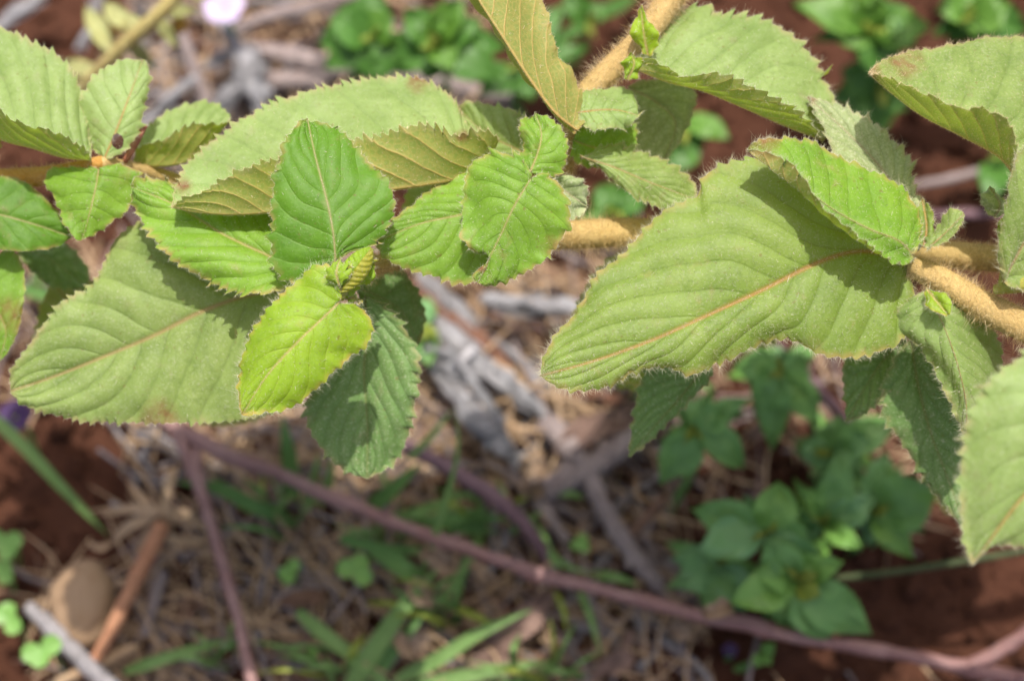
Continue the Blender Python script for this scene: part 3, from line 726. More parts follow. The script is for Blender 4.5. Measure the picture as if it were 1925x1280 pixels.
T6 = thing('downy_branch', 'out-of-focus near leaf on a downy stalk at the lower right edge', 'branch', P(2180, 700, -40), 'branches of the downy shrub')
hairy_stem(T6, [(2200, 690, -30), (2280, 640, -18), (2360, 600, -8)], [14, 16, 18], hlen=1.0, dens=.6)
leaf(T6, 'pale', [(2200, 690, -30), (2100, 760, -34), (2000, 850, -36), (1910, 950, -36), (1828, 1062, -34)],
     [(2100, 640, -30), (1990, 650, -33), (1920, 672, -34), (1858, 722, -35), (1818, 800, -35), (1806, 900, -35), (1812, 1000, -34)],
     [(2230, 800, -36), (2180, 930, -37), (2080, 1010, -37), (1980, 1030, -36), (1900, 1026, -35), (1862, 1030, -34)],
     nvein=7, tooth=26, ta=8, hlen=.9, hair=1.0, puff=.5, vk=.2, bow=1)

# ---- branch at the left edge
T7 = thing('downy_branch', 'downy leaf rosette with orange node at the left edge', 'branch', P(185, 305, 18), 'branches of the downy shrub')
hairy_stem(T7, [(192, 306, 16), (120, 325, 20), (40, 335, 24), (-120, 345, 30)], [13, 17, 19, 20], mat=NODE_O, hlen=.8, dens=.7, hmat=HAIR_G)
hairy_stem(T7, [(190, 306, 16), (225, 312, 20), (300, 330, 28), (460, 380, 34), (700, 430, 32), (850, 450, 26)], [11, 12, 14, 16, 18, 18], hlen=.9, dens=.5, name='stem')
leaf(T7, 'pale', [(172, 300, 15), (120, 296, 13), (60, 278, 12), (0, 262, 12), (-90, 215, 13), (-150, 150, 15)],
     [(170, 265, 17), (162, 205, 19), (140, 142, 20), (100, 100, 21), (50, 76, 21), (0, 52, 22), (-60, 40, 22), (-120, 70, 20)],
     [(160, 285, 11), (125, 262, 8), (85, 244, 6), (40, 230, 5), (0, 205, 5), (-70, 170, 8)],
     bow=0, nvein=8, tooth=18, ta=6, hlen=.5, hair=.7, puff=.7, vk=.2, label='folded pale leaf reaching past the left edge')
leaf(T7, 'pale', [(195, 300, 16), (220, 240, 17), (245, 175, 19), (268, 112, 21)], [(165, 270, 18), (155, 210, 19), (170, 165, 20), (205, 132, 21), (240, 115, 21)], [(235, 282, 17), (262, 245, 18), (276, 190, 20), (277, 140, 21)],
     nvein=6, tooth=17, ta=5, hlen=.45, hair=.6, puff=.5, holes=[(221, 266, 15)], label='upright pale leaf with a small round hole')
hairy_stem(T7, [(235, 305, 20), (252, 272, 20), (272, 236, 20)], [5, 8, 6], mat=RED_P, hmat=HAIR_W, dens=.2, hlen=.4, name='leaf_stalk')
leaf(T7, 'pale', [(250, 305, 26), (300, 312, 25), (360, 300, 25), (432, 225, 28)], [(270, 250, 30), (330, 208, 32), (380, 192, 33), (420, 205, 31)], [(262, 280, 23), (310, 262, 21), (360, 240, 21), (410, 232, 24)],
     bow=0, nvein=7, tooth=18, ta=5, hlen=.4, hair=.6, puff=.6, vk=.2, label='small folded leaf behind the rosette')
leaf(T7, 'fresh', [(186, 316, 14), (178, 360, 13), (166, 410, 13), (154, 452, 14)], [(140, 312, 15), (95, 316, 16), (84, 335, 16), (110, 385, 15), (135, 430, 14)], [(225, 310, 15), (258, 330, 16), (245, 380, 16), (210, 415, 15), (175, 442, 14)],
     nvein=5, tooth=18, ta=6, hlen=.45, hair=.7, puff=.4, label='heart-shaped leaf hanging under the orange node')
leaf(T7, 'deep', [(-90, 400, 18), (-20, 400, 18), (60, 420, 19), (136, 446, 21)], [(-60, 345, 20), (0, 334, 20), (50, 346, 20), (95, 382, 20), (122, 420, 20)], [(-60, 460, 18), (0, 468, 18), (60, 470, 19), (110, 462, 20)],
     nvein=6, tooth=26, ta=2, hlen=.4, hair=.5, puff=.4, down=.4, label='glossy deep green leaf at the left edge')
leaf(T7, 'fresh', [(-60, 560, 24), (-20, 570, 23), (10, 620, 22), (-4, 684, 23)], [(-20, 490, 24), (20, 472, 24), (42, 500, 23), (44, 560, 22), (30, 630, 22)], [(-50, 600, 24), (-40, 660, 24)],
     nvein=5, tooth=18, ta=4, hlen=.4, hair=.6, blots=[(18, 592, 36)], label='yellowing leaf with a reddish patch at the left edge')
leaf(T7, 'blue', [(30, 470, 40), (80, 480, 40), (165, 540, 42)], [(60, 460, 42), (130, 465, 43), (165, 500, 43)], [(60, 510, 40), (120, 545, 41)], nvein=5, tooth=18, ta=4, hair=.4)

# unseen leaves added past the left edge to shade the soil
for mx, my, tx, ty, d in ((-40, 330, -260, 250, 22), (-60, 360, -240, 470, 26), (-70, 345, -170, 640, 30), (-60, 330, -120, 60, 30), (-40, 345, -200, 330, 40)):
    vx, vy = tx - mx, ty - my
    leaf(T7, 'mature', [(mx, my, d), (mx + vx * .5, my + vy * .5, d - 1), (tx, ty, d + 2)],
         [(mx + vx * .2 - vy * .28, my + vy * .2 + vx * .28, d + 2), (mx + vx * .55 - vy * .32, my + vy * .55 + vx * .32, d + 2), (mx + vx * .85 - vy * .15, my + vy * .85 + vx * .15, d + 2)],
         [(mx + vx * .2 + vy * .28, my + vy * .2 - vx * .28, d + 2), (mx + vx * .55 + vy * .32, my + vy * .55 - vx * .32, d + 2), (mx + vx * .85 + vy * .15, my + vy * .85 - vx * .15, d + 2)],
         nvein=7, tooth=20, ta=5, hair=.3)

# unseen leaves added under the ones in view, to shade the ground
def shade_leaf(parent, c, attach, ang, r=.0135):
    c = np.array(c); ca, sa = math.cos(ang), math.sin(ang)
    ax = np.array([ca, sa, 0]); sd = np.array([-sa, ca, 0])
    def pd(w):
        q = project(w[None])[0]; dep = ((w - CAM)[1] * ST - (w - CAM)[2] * CT - FOC) * 1000
        return (q[0], q[1], dep)
    b, t = c - ax * r * 1.15, c + ax * r * 1.25
    ring = lambda f, w: pd(c + ax * r * f + sd * r * w)
    leaf(parent, 'mature', [pd(b), pd(c + np.array([0, 0, .001])), pd(t)], [ring(-.95, .55), ring(-.3, 1.0), ring(.4, .85), ring(.95, .4)], [ring(-.95, -.55), ring(-.3, -1.0), ring(.4, -.85), ring(.95, -.4)], nvein=6, tooth=20, ta=5, hair=.3)
    A_ = P(*attach)
    V, F, _ = tube([b, b * .5 + A_ * .5 + np.array([0, 0, -.004]), A_], [.0006, .0008, .001], seg=8, n=14)
    part('leaf_stalk', mesh_np('leaf_stalk', V, F, mats=[STEM_G]), parent)
shade_leaf(T7, (-.0595, -.0373, .07), (460, 380, 34), 2.6)
shade_leaf(T7, (-.0800, -.0462, .10), (300, 330, 28), 2.2, .012)
shade_leaf(T4, (.0243, -.0475, .11), (1420, 600, 24), 3.6)
shade_leaf(T4, (.0997, -.0489, .05), (1860, 580, 1), 4.2)
shade_leaf(T1, (.0656, -.025, .08), (1640, 462, 24), 2.8)
shade_leaf(T1, (.0261, -.0354, .08), (1420, 440, 26), 3.3)
shade_leaf(T1, (-.0067, -.0278, .12), (1060, 442, 22), 3.8)
shade_leaf(T7, (-.053, -.0288, .06), (460, 380, 34), 1.2)
shade_leaf(T1, (.0411, -.0368, .10), (1640, 462, 24), 3.9)

# the stems go on, out of the picture, down to their roots
def stem_on(parent, start, mid_w, end_w, r0, r1):
    A_ = P(*start)
    V, F, _ = tube([A_, np.array(mid_w), np.array(end_w)], [r0, (r0 + r1) / 2, r1], seg=12, n=40)
    part('stem', mesh_np('stem', V, F, mats=[STEM_G]), parent)
stem_on(T1, (2055, 505, 14), (.155, -.035, .10), (.235, -.02, -.01), .0023, .0032)
stem_on(T4, (2055, 688, -4), (.150, -.075, .115), (.235, -.045, -.01), .0026, .0032)
stem_on(T5, (2055, 540, -8), (.150, -.055, .13), (.24, -.035, -.01), .0016, .0026)
stem_on(T6, (2358, 600, -8), (.175, -.065, .11), (.245, -.055, -.01), .0015, .0022)
stem_on(T3, (1298, -68, 18), (.105, .085, .13), (.19, .20, -.01), .0027, .0034)
stem_on(T7, (-118, 345, 30), (-.16, -.03, .08), (-.24, -.02, -.01), .0017, .0024)

# ================================================================== things on and near the soil
def wmat(name, a, b, **k): return rough_material(name, a, b, **k)
GREENS = [rough_material('weed_green', (0.147, 0.317, 0.08), (0.189, 0.363, 0.1), (0.229, 0.391, 0.134), 120, rough=.42, bump=.3, bdist=.0004, tfac=.28, spec=.45, cfac=.3),
          rough_material('weed_light_green', (0.177, 0.355, 0.07), (0.212, 0.403, 0.09), (0.237, 0.427, 0.107), 120, rough=.42, bump=.3, bdist=.0004, tfac=.3, spec=.45, cfac=.3),
          rough_material('weed_blue_green', (0.134, 0.291, 0.099), (0.179, 0.349, 0.128), (0.224, 0.403, 0.164), 120, rough=.38, bump=.3, bdist=.0004, tfac=.22, spec=.5, cfac=.3),
          rough_material('weed_yellow_green', (.26, .34, .05), (.32, .36, .07), (.34, .30, .06), 120, rough=.5, bump=.3, bdist=.0004, tfac=.3, cfac=.3)]
GREENS += [rough_material('weed_green_sun_dimmed', (.060, .165, .022), (.085, .205, .032), (.12, .22, .05), 120, rough=.42, bump=.3, bdist=.0004, tfac=.28, spec=.4, cfac=.3),  # copies of the weed greens, darkened for sunlit weeds; those above lifted for shade
           rough_material('weed_light_green_sun_dimmed', (.100, .230, .028), (.130, .265, .038), (.16, .28, .06), 120, rough=.42, bump=.3, bdist=.0004, tfac=.3, spec=.4, cfac=.3)]
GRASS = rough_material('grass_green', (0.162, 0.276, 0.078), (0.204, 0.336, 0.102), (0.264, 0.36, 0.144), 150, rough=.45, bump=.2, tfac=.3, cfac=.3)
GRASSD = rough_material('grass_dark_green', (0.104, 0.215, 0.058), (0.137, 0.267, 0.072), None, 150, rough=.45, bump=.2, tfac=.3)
STRAW = rough_material('straw_tan', (0.39, 0.256, 0.15), (0.51, 0.36, 0.226), (0.27, 0.166, 0.097), 260, tfac=.12)
STRAWB = rough_material('straw_brown', (0.152, 0.083, 0.054), (0.232, 0.136, 0.088), (0.112, 0.058, 0.035), 260, tfac=.08)
GREY = rough_material('wood_grey', (.26, .235, .235), (.40, .37, .37), (.12, .10, .095), 150, rough=.9, bump=1.0, bdist=.0012, cfac=.8)
GREYB = rough_material('wood_grey_brown', (0.225, 0.175, 0.163), (0.35, 0.283, 0.267), (0.133, 0.092, 0.081), 180, rough=.9, bump=.9, bdist=.001)
BROWN = rough_material('wood_brown', (0.156, 0.073, 0.047), (0.221, 0.111, 0.072), (0.091, 0.039, 0.026), 180, rough=.85, bump=.8, bdist=.001)
def grain_material(name, ca, cb, cc):
    m, nt, out = newmat(name)
    cx = nd(nt, 'ShaderNodeCombineXYZ')
    for k_, a_ in enumerate(('grain_a', 'grain_b', 'grain_l')): nt.links.new(attr(nt, a_), cx.inputs[k_])
    n1 = noise(nt, cx.outputs[0], 3.2, 6, .7, .3); n2 = noise(nt, cx.outputs[0], 9.0, 4, .7)
    tc = nd(nt, 'ShaderNodeTexCoord').outputs['Object']
    c = mixc(nt, ramp(nt, n1, .35, .62), ca, cb)
    c = mixc(nt, mth(nt, 'MULTIPLY', ramp(nt, n2, .52, .64), .85), c, cc)
    c = mixc(nt, mth(nt, 'MULTIPLY', ramp(nt, noise(nt, tc, 90.0, 4, .6), .5, .66), .5), c, (ca[0] * .5, ca[1] * .45, ca[2] * .42))
    b = nd(nt, 'ShaderNodeBump'); b.inputs['Strength'].default_value = 1.0; b.inputs['Distance'].default_value = .0012
    nt.links.new(mth(nt, 'ADD', n1, mth(nt, 'MULTIPLY', n2, -.8)), b.inputs['Height'])
    p_ = nd(nt, 'ShaderNodeBsdfPrincipled'); p_.inputs['Roughness'].default_value = .9; p_.inputs['Specular IOR Level'].default_value = .2
    nt.links.new(c, p_.inputs['Base Color']); nt.links.new(b.outputs[0], p_.inputs['Normal']); nt.links.new(p_.outputs[0], out.inputs['Surface'])
    return m
GREYW = grain_material('wood_bleached', (.44, .42, .435), (.66, .64, .655), (.17, .15, .145))
PURP = rough_material('twig_purple', (.205, .095, .085), (.300, .170, .150), (.13, .070, .064), 130, rough=.5, bump=.6, bdist=.0007, spec=.45)
PURPD = rough_material('twig_dark_purple', (0.126, 0.07, 0.082), (0.18, 0.106, 0.118), (0.096, 0.054, 0.06), 130, rough=.6, bump=.5, bdist=.0006)
DRY = rough_material('dry_leaf_tan', (.34, .23, .15), (.44, .32, .22), (.22, .13, .085), 160, rough=.85, bump=.8, bdist=.001, tfac=.15)
DRYB = rough_material('dry_leaf_brown', (0.231, 0.144, 0.112), (0.325, 0.213, 0.169), (0.15, 0.088, 0.065), 160, rough=.85, bump=.8, bdist=.001, tfac=.12)
STONE = rough_material('pebble_tan', (.27, .17, .095), (.32, .22, .14), (.22, .13, .07), 60, rough=.8, bump=.4, bdist=.0008)
PETAL = rough_material('petal_lilac', (.62, .50, .76), (.74, .63, .84), None, 200, rough=.6, bump=.2, tfac=.35)
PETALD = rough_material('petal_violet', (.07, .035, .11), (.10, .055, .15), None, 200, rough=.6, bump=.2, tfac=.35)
LIME = GREENS[3]

PXG = .47 * 2 * HALF / 1925.0

def sheet(c, w, up, arch=0.0, fold=.15, nv=7, wob=.0, r=rng, curl=0.0):
    """c: centre line (n,3); w: half widths (n,); returns V, quads. V-folded blade with an arched cross-section."""
    n = len(c)
    t = norm(np.gradient(c, axis=0))
    up = np.broadcast_to(np.asarray(up, float), c.shape)
    sd = norm(np.cross(t, up)); nn = np.cross(sd, t)
    v = np.linspace(-1, 1, nv)
    wb = np.stack([smooth_noise(n, 6, wob, r) for _ in v], 1)
    lift = fold * np.abs(v)[None] * w[:, None] + curl * (v ** 2)[None] * w[:, None] + wb
    X = c[:, None] + sd[:, None] * (v[None, :, None] * w[:, None, None]) + nn[:, None] * lift[..., None]
    i, j = np.meshgrid(np.arange(n - 1), np.arange(nv - 1), indexing='ij')
    q = np.stack([i * nv + j, i * nv + j + 1, (i + 1) * nv + j + 1, (i + 1) * nv + j], -1).reshape(-1, 4)
    return X.reshape(-1, 3), q

def weed_leaf(parent, b, t, wpx, mat, arch=.12, fold=.22, up=None, name='leaf', sharp=.8):
    B, T = G(*b), G(*t)
    L = np.linalg.norm(T - B); n = 22
    u = np.linspace(0, 1, n)
    up = np.array(up if up is not None else [rng.normal(0, .18), rng.normal(-.25, .18), 1.0])
    c = B + (T - B) * u[:, None] + norm(up) * (np.sin(np.pi * u) * arch * L)[:, None]
    prof = (np.sin(np.pi * u ** .86) ** 1.05) * (1.0 - .12 * u); prof[0] = .06; prof[-1] = .02
    tooth = 1 + .04 * np.where(np.arange(n) % 2, 1, -1) * np.sin(np.pi * u)
    V, q = sheet(c, prof * tooth * wpx * PXG * .42, up, fold=fold, nv=9, wob=.0006, curl=rng.uniform(-.12, .2))
    return part(name, mesh_np(name, V, q, mats=[mat]), parent)

def weed(label, node, leaves, stem=None, group='broad-leaved weeds', name='leafy_weed', mat=0, smat=None):
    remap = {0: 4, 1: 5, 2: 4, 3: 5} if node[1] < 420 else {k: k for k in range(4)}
    """node: px,py,z of the stem top. leaves: (tip px, py, z, width px, material[, base])"""
    nb = G(*node); foot = nb.copy(); foot[2] = soil_h(foot[0], foot[1]); foot[:2] += rng.normal(0, .004, 2)
    t = thing(name, label, 'weed', foot, group)
    pts = [foot - [0, 0, .003], foot * .5 + nb * .5 + np.append(rng.normal(0, .002, 2), 0), nb]
    V, F, _ = tube(pts, [.0011, .0009, .0007], seg=7)
    part('stem', mesh_np('stem', V, F, mats=[smat or GREENS[0]]), t)
    for lf in leaves:
        b = lf[5] if len(lf) > 5 else node
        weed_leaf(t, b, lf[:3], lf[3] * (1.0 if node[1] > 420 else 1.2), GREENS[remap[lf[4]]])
    if group != 'seedlings':                                # younger and lower leaves round the same node
        for k in range(7 if node[1] > 420 else 2):
            a = rng.uniform(0, 6.28); L = rng.uniform(55, 130); hz = max(4, node[2] - rng.uniform(2, 18))
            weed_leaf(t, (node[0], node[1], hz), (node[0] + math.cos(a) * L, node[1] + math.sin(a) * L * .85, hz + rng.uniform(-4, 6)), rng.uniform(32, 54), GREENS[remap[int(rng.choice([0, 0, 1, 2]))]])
        for k in range(2):
            a = rng.uniform(0, 6.28); L = rng.uniform(22, 40)
            weed_leaf(t, (node[0], node[1], node[2] + 2), (node[0] + math.cos(a) * L, node[1] + math.sin(a) * L, node[2] + 6), rng.uniform(12, 22), GREENS[3])
    return t

def stick(name, label, cat, pts, rad, mat, group=None, branches=(), lump=.08, knots=0, seg=9):
    X = [G(*p) for p in pts]
    r_ = np.array(rad, float) * PXG
    if len(r_) == 1: r_ = np.full(len(X), r_[0])
    if mat is GREYW or mat is PURP:                          # crooked weathered wood, knuckled live twig
        m_ = len(X) * 3 - 2
        Xc = catmull(np.array(X), m_); r_ = np.interp(np.linspace(0, 1, m_), np.linspace(0, 1, len(r_)), r_)
        if mat is GREYW:
            Xc[1:-1] += rng.normal(0, 1, (m_ - 2, 3)) * r_[1:-1, None] * .13
            r_ = r_ * .60 * rng.uniform(.75, 1.2, m_)
        else:
            Xc[1:-1] += rng.normal(0, 1, (m_ - 2, 3)) * r_[1:-1, None] * .13
            r_ = r_ * np.where(np.arange(m_) % 4 == 1, 1.2, .95) * rng.uniform(.94, 1.06, m_)
        X = list(Xc)
    V, F, (c, tt, s, b, rr) = tube(X, r_, seg=seg, lump=lump, n=int(np.clip(len(X) * 8, 18, 170)))
    t = thing(name, label, cat, X[0], group)
    nr = len(c); aa = np.tile(np.linspace(0, 2 * np.pi, seg, endpoint=False), nr)
    ll = np.repeat(np.concatenate([[0], np.cumsum(np.linalg.norm(np.diff(c, axis=0), axis=1))]), seg) * 55 + rng.uniform(0, 50)
    cap = lambda z: np.concatenate([z, z[:1], z[-1:]])
    part('shaft', mesh_np('shaft', V, F, mats=[mat], masks={'grain_a': cap(np.cos(aa)), 'grain_b': cap(np.sin(aa)), 'grain_l': cap(ll)}), t)
    for k in range(knots):
        i = int((k + rng.uniform(.3, .7)) / knots * (len(c) - 2)) + 1
        an = rng.uniform(0, 6.28); d = np.cos(an) * s[i] + np.sin(an) * b[i]
        Vk, Fk, _ = tube([c[i], c[i] + d * rr[i] * .9, c[i] + (d * 1.2 + tt[i] * .5) * rr[i] * 1.35], [rr[i] * .62, rr[i] * .5, rr[i] * .2], seg=8, n=8)
        part('knot', mesh_np('knot', Vk, Fk, mats=[mat]), t)
    if mat is GREYW:                                        # split, fibrous strips along it
        for k in range(8):
            i0 = int(rng.uniform(0, .5) * len(c)); i1 = int(rng.uniform(.6, 1.0) * (len(c) - 1))
            an = rng.uniform(0, 6.28); w_ = rng.uniform(.7, 1.7)
            st = (np.linspace(i0, i1, 6)).astype(int)
            pts_ = [c[i] + (np.cos(an + .25 * q) * s[i] + np.sin(an + .25 * q) * b[i]) * rr[i] * w_ * (1 + .3 * (q == 5) + .2 * (q == 0)) for q, i in enumerate(st)]
            rs = rr[st] * rng.uniform(.2, .5) * np.array([.5, 1, 1.1, 1, .9, .35])
            Vs, Fs, (c2, _, _, _, _) = tube(pts_, rs, seg=6, lump=.2, n=26)
            a2 = np.tile(np.linspace(0, 2 * np.pi, 6, endpoint=False), 26); l2 = np.repeat(np.arange(26) * .12, 6) + rng.uniform(0, 40)
            part('splinter', mesh_np('splinter', Vs, Fs, mats=[mat], masks={'grain_a': cap(np.cos(a2)), 'grain_b': cap(np.sin(a2)), 'grain_l': cap(l2)}), t)
    for (bp, br) in branches:
        Xb = [G(*p) for p in bp]
        Vb, Fb, _ = tube(Xb, np.array(br, float) * PXG, seg=8, lump=lump, n=int(len(Xb) * 10))
        part('side_branch', mesh_np('side_branch', Vb, Fb, mats=[mat]), t)
    return t

def blade_mesh(pts, wpx, mat, fold=.35, taper=.7, flat=None):
    X = np.array([G(*p) for p in pts])
    c = catmull(X, 30); u = np.linspace(0, 1, 30)
    w = wpx * PXG * .38 * np.clip(1 - u ** 3 * .97, .03, 1) * np.clip(.55 + u * 2.5, 0, 1)
    V, q = sheet(c, w, flat if flat is not None else [rng.normal(0, .25), -.3, 1.0], fold=fold, nv=5)
    return mesh_np('blade', V, q, mats=[mat])

def grass(label, blades, group='green grass blades', mat=None):
    f = G(*blades[0][0][0])
    t = thing('grass_tuft', label, 'grass', f, group)
    for pts, w, *m in blades:
        part('blade', blade_mesh(pts, w, (m[0] if m else mat) or GRASS), t)
    return t

def dry_leaf(label, a, b, wpx, mat, curl=.6, group='dry leaves on the soil', arch=.15, up=None):
    A_, B_ = G(*a), G(*b); L = np.linalg.norm(B_ - A_); n = 26; u = np.linspace(0, 1, n)
    upv = np.array(up if up is not None else [rng.normal(0, .4), rng.normal(-.3, .4), 1.0])
    c = A_ + (B_ - A_) * u[:, None] + norm(upv) * (np.sin(np.pi * u * 1.2) * arch * L)[:, None] + norm(np.cross(B_ - A_, upv)) * smooth_noise(n, 9, L * .03)[:, None]
    w = (np.sin(np.pi * np.clip(u * .96 + .02, 0, 1)) ** .7) * wpx * PXG * .36 * (1 + smooth_noise(n, 4, .15))
    V, q = sheet(c, np.maximum(w, 1e-5), upv, fold=.05, curl=curl, nv=11, wob=.0006)
    o = part('dry_leaf', mesh_np('dry_leaf', V, q, mats=[mat]), origin=A_)
    return tag(o, label, 'dry leaf', group)

# ---- long reddish twig along the bottom, forked at both ends
TW = stick('purple_twig', 'long reddish-purple twig lying diagonally across the lower half, forked', 'twig',
      [(250, 752, 24), (322, 800, 24), (420, 848, 25), (560, 908, 25), (700, 965, 25), (840, 1018, 24), (1000, 1076, 24), (1180, 1122, 24), (1340, 1162, 24), (1500, 1196, 24), (1660, 1222, 24), (1830, 1258, 24), (1990, 1290, 24)],
      [11, 15, 12, 13, 11, 13, 11, 11, 13, 11, 11, 14, 12], PURP, knots=9, lump=.09,
      branches=[([(325, 800, 24), (352, 855, 24), (380, 930, 24), (405, 1010, 23), (428, 1090, 22), (452, 1180, 21), (480, 1310, 20)], [12, 12, 11, 11, 11, 10, 10]),
                ([(372, 842, 24), (372, 880, 24), (384, 935, 24)], [9, 11, 9]),
                ([(1815, 1254, 24), (1870, 1228, 27), (1930, 1188, 31), (2010, 1130, 38)], [14, 13, 12, 10])])
stick('purple_twig', 'dusky purple twig in shade behind the grass, below the hanging blue-green leaf', 'twig', [(760, 838, 18), (850, 884, 20), (930, 935, 20), (985, 985, 18), (1030, 1050, 12)], [13, 14, 15, 14, 10], PURPD, 'twigs on the soil', knots=3)
stick('purple_twig', 'thin purplish twig dropping behind the right edge of the largest leaf', 'twig', [(1440, 630, 26), (1490, 680, 25), (1540, 735, 24), (1600, 800, 22), (1640, 850, 16)], [9, 10, 10, 9, 7], PURPD, 'twigs on the soil', knots=2)
stick('weed_stalk', 'dark green stalk lying level on bare soil below the near blurred leaf', 'stalk', [(1505, 1092, 22), (1600, 1084, 26), (1700, 1072, 30), (1800, 1056, 34), (1960, 1030, 38)], [7, 6, 6, 6, 5], rough_material('stalk_dark', (.05, .07, .03), (.08, .09, .04), None, 200))
stick('thin_twig', 'upper pinkish thin twig on red soil right of the silvery leaf', 'twig', [(1700, 352, 6), (1780, 338, 8), (1860, 318, 8), (1960, 300, 6)], [8, 9, 9, 8], GREYB, 'thin twigs on the red soil')
stick('thin_twig', 'lower pinkish thin twig on red soil just above the tan stem', 'twig', [(1730, 408, 6), (1800, 402, 8), (1880, 404, 8), (1980, 412, 6)], [8, 9, 9, 8], PURPD, 'thin twigs on the red soil')

# ---- weathered wood in the middle
W = 'weathered dead wood'
stick('dead_branch', 'bleached grey dead branch running down right from under the shoot tip', 'dead branch', [(770, 560, 16), (815, 605, 16), (865, 650, 15), (915, 690, 14), (960, 725, 13), (1010, 765, 11)], [20, 22, 24, 30, 26, 20], GREYW, W, knots=2, lump=.12)
stick('dead_branch', 'knobbly whitish dead branch left of the pale dry seed head', 'dead branch', [(815, 690, 14), (850, 735, 16), (890, 780, 17), (930, 832, 14), (985, 890, 9)], [16, 28, 33, 26, 15], GREYW, W, knots=2, lump=.13)
stick('dead_branch', 'bright grey stick end poking left from under the largest leaf', 'dead branch', [(905, 560, 14), (970, 572, 16), (1030, 572, 17), (1110, 585, 16)], [16, 24, 24, 22], GREYW, W, lump=.12)
stick('dead_branch', 'grey stick below the heart-shaped leaf', 'dead branch', [(790, 512, 10), (835, 555, 11), (880, 605, 10), (905, 640, 8)], [18, 17, 16, 12], GREYW, W, lump=.12, knots=2)
stick('dead_branch', 'broad brown stick between the two bleached branches and heart-shaped leaf', 'dead branch', [(780, 540, 8), (850, 600, 8), (930, 668, 7), (985, 705, 5)], [24, 22, 20, 14], BROWN, W, lump=.15)
stick('dead_branch', 'small grey forked piece curling under the bleached branch', 'dead branch', [(812, 640, 18), (835, 690, 18), (875, 715, 16), (900, 722, 12)], [13, 14, 14, 10], GREYW, W, lump=.12, branches=[([(835, 690, 18), (868, 676, 20), (890, 655, 18)], [10, 10, 7])])
stick('dead_branch', 'grey-brown crooked stick down right of the bleached branches', 'dead branch', [(1020, 795, 10), (1075, 840, 12), (1110, 900, 12), (1145, 975, 11), (1190, 1040, 9), (1240, 1105, 6)], [22, 24, 17, 16, 17, 15], GREYB, W, knots=3, lump=.15)
stick('dead_branch', 'grey twig stub under the pale seed head', 'dead branch', [(1000, 925, 10), (1030, 970, 10), (1065, 1015, 8)], [13, 12, 9], GREYB, W, lump=.15)
stick('dead_branch', 'pale brown stick leaning up right beside the crooked stick', 'dead branch', [(1170, 1020, 8), (1205, 985, 12), (1245, 935, 14)], [9, 9, 8], STRAWB, W, lump=.1)
stick('dead_branch', 'slate grey stick along the lower left of the dull hanging leaf tip', 'dead branch', [(1020, 925, 10), (1090, 890, 11), (1150, 850, 12), (1220, 800, 12)], [24, 28, 26, 20], GREYB, W, lump=.12)
dry_leaf('flat grey-brown bark flake left of the dull hanging leaf tip', (1040, 850, 12), (1210, 770, 13), 70, DRYB, .2)
stick('dead_branch', 'thin whitish splintered stick crossing above the knobbly branch', 'dead branch', [(800, 655, 22), (850, 668, 22), (905, 745, 20), (950, 790, 15)], [11, 12, 11, 8], GREYW, W, lump=.12)
stick('dead_branch', 'pale stick half buried right of the bleached branch', 'dead branch', [(930, 640, 9), (985, 680, 10), (1030, 735, 9), (1075, 770, 7)], [13, 15, 14, 10], GREYW, W, lump=.12)
stick('dead_branch', 'short pale stick below the tip of the largest leaf', 'dead branch', [(1040, 800, 10), (1000, 760, 13), (955, 735, 12)], [14, 16, 11], GREYW, W, lump=.12)
# ---- grey dry twigs at the upper left
U = 'grey dry twigs behind the upper left leaves'
stick('dry_twig', 'pale grey twig cut by the top left corner', 'twig', [(-20, 62, 12), (40, 18, 13), (90, -25, 12)], [18, 18, 17], GREYW, U, lump=.12)
stick('dry_twig', 'short bluish grey twig left of the yellow hairy stem', 'twig', [(150, 95, 10), (170, 45, 13), (185, -15, 14)], [17, 16, 15], GREYW, U, lump=.12)
stick('dry_twig', 'straight grey twig right of the upright pale leaf', 'twig', [(262, 245, 10), (310, 195, 12), (372, 140, 14)], [16, 17, 15], GREYW, U, lump=.1)
stick('dry_twig', 'thin brown-grey twig crossing the straight grey twig', 'twig', [(340, 55, 18), (362, 120, 15), (388, 200, 10)], [11, 12, 10], GREYB, U, lump=.1)
stick('dry_twig', 'thick whitish twig below the lilac flower', 'twig', [(415, 40, 18), (445, 90, 18), (475, 145, 16), (490, 215, 10)], [18, 26, 32, 22], GREYW, U, lump=.13, knots=2)
stick('dry_twig', 'whitish twig end slanting to the folded leaf', 'twig', [(405, 215, 10), (445, 172, 13), (500, 125, 15)], [22, 23, 18], GREYW, U, lump=.12)
stick('dry_twig', 'grey knobbly twig running right towards the leafy weed', 'twig', [(450, 92, 12), (520, 100, 13), (590, 118, 13), (640, 135, 12)], [14, 18, 20, 14], GREYB, U, lump=.13, knots=3)
stick('dry_twig', 'long dull grey twig lying above the folded leaf', 'twig', [(480, 150, 9), (580, 150, 10), (680, 130, 10), (800, 150, 9), (960, 190, 8)], [20, 17, 17, 16, 14], GREYB, U, lump=.12, knots=3)
stick('dry_twig', 'smooth brownish twig across the top, right of the lilac flower', 'twig', [(440, 60, 16), (500, 32, 18), (580, 15, 18), (660, -5, 18)], [14, 13, 13, 12], GREYB, U, lump=.08)
stick('dry_twig', 'grey twig tip above the straight grey twig', 'twig', [(385, 130, 12), (410, 112, 14), (440, 98, 15)], [14, 16, 12], GREYW, U, lump=.15)
stick('dry_twig', 'pale twig along the top edge left of the leafy weed', 'twig', [(470, 4, 14), (560, -6, 15), (640, -30, 14)], [9, 9, 8], GREYW, U, lump=.1)

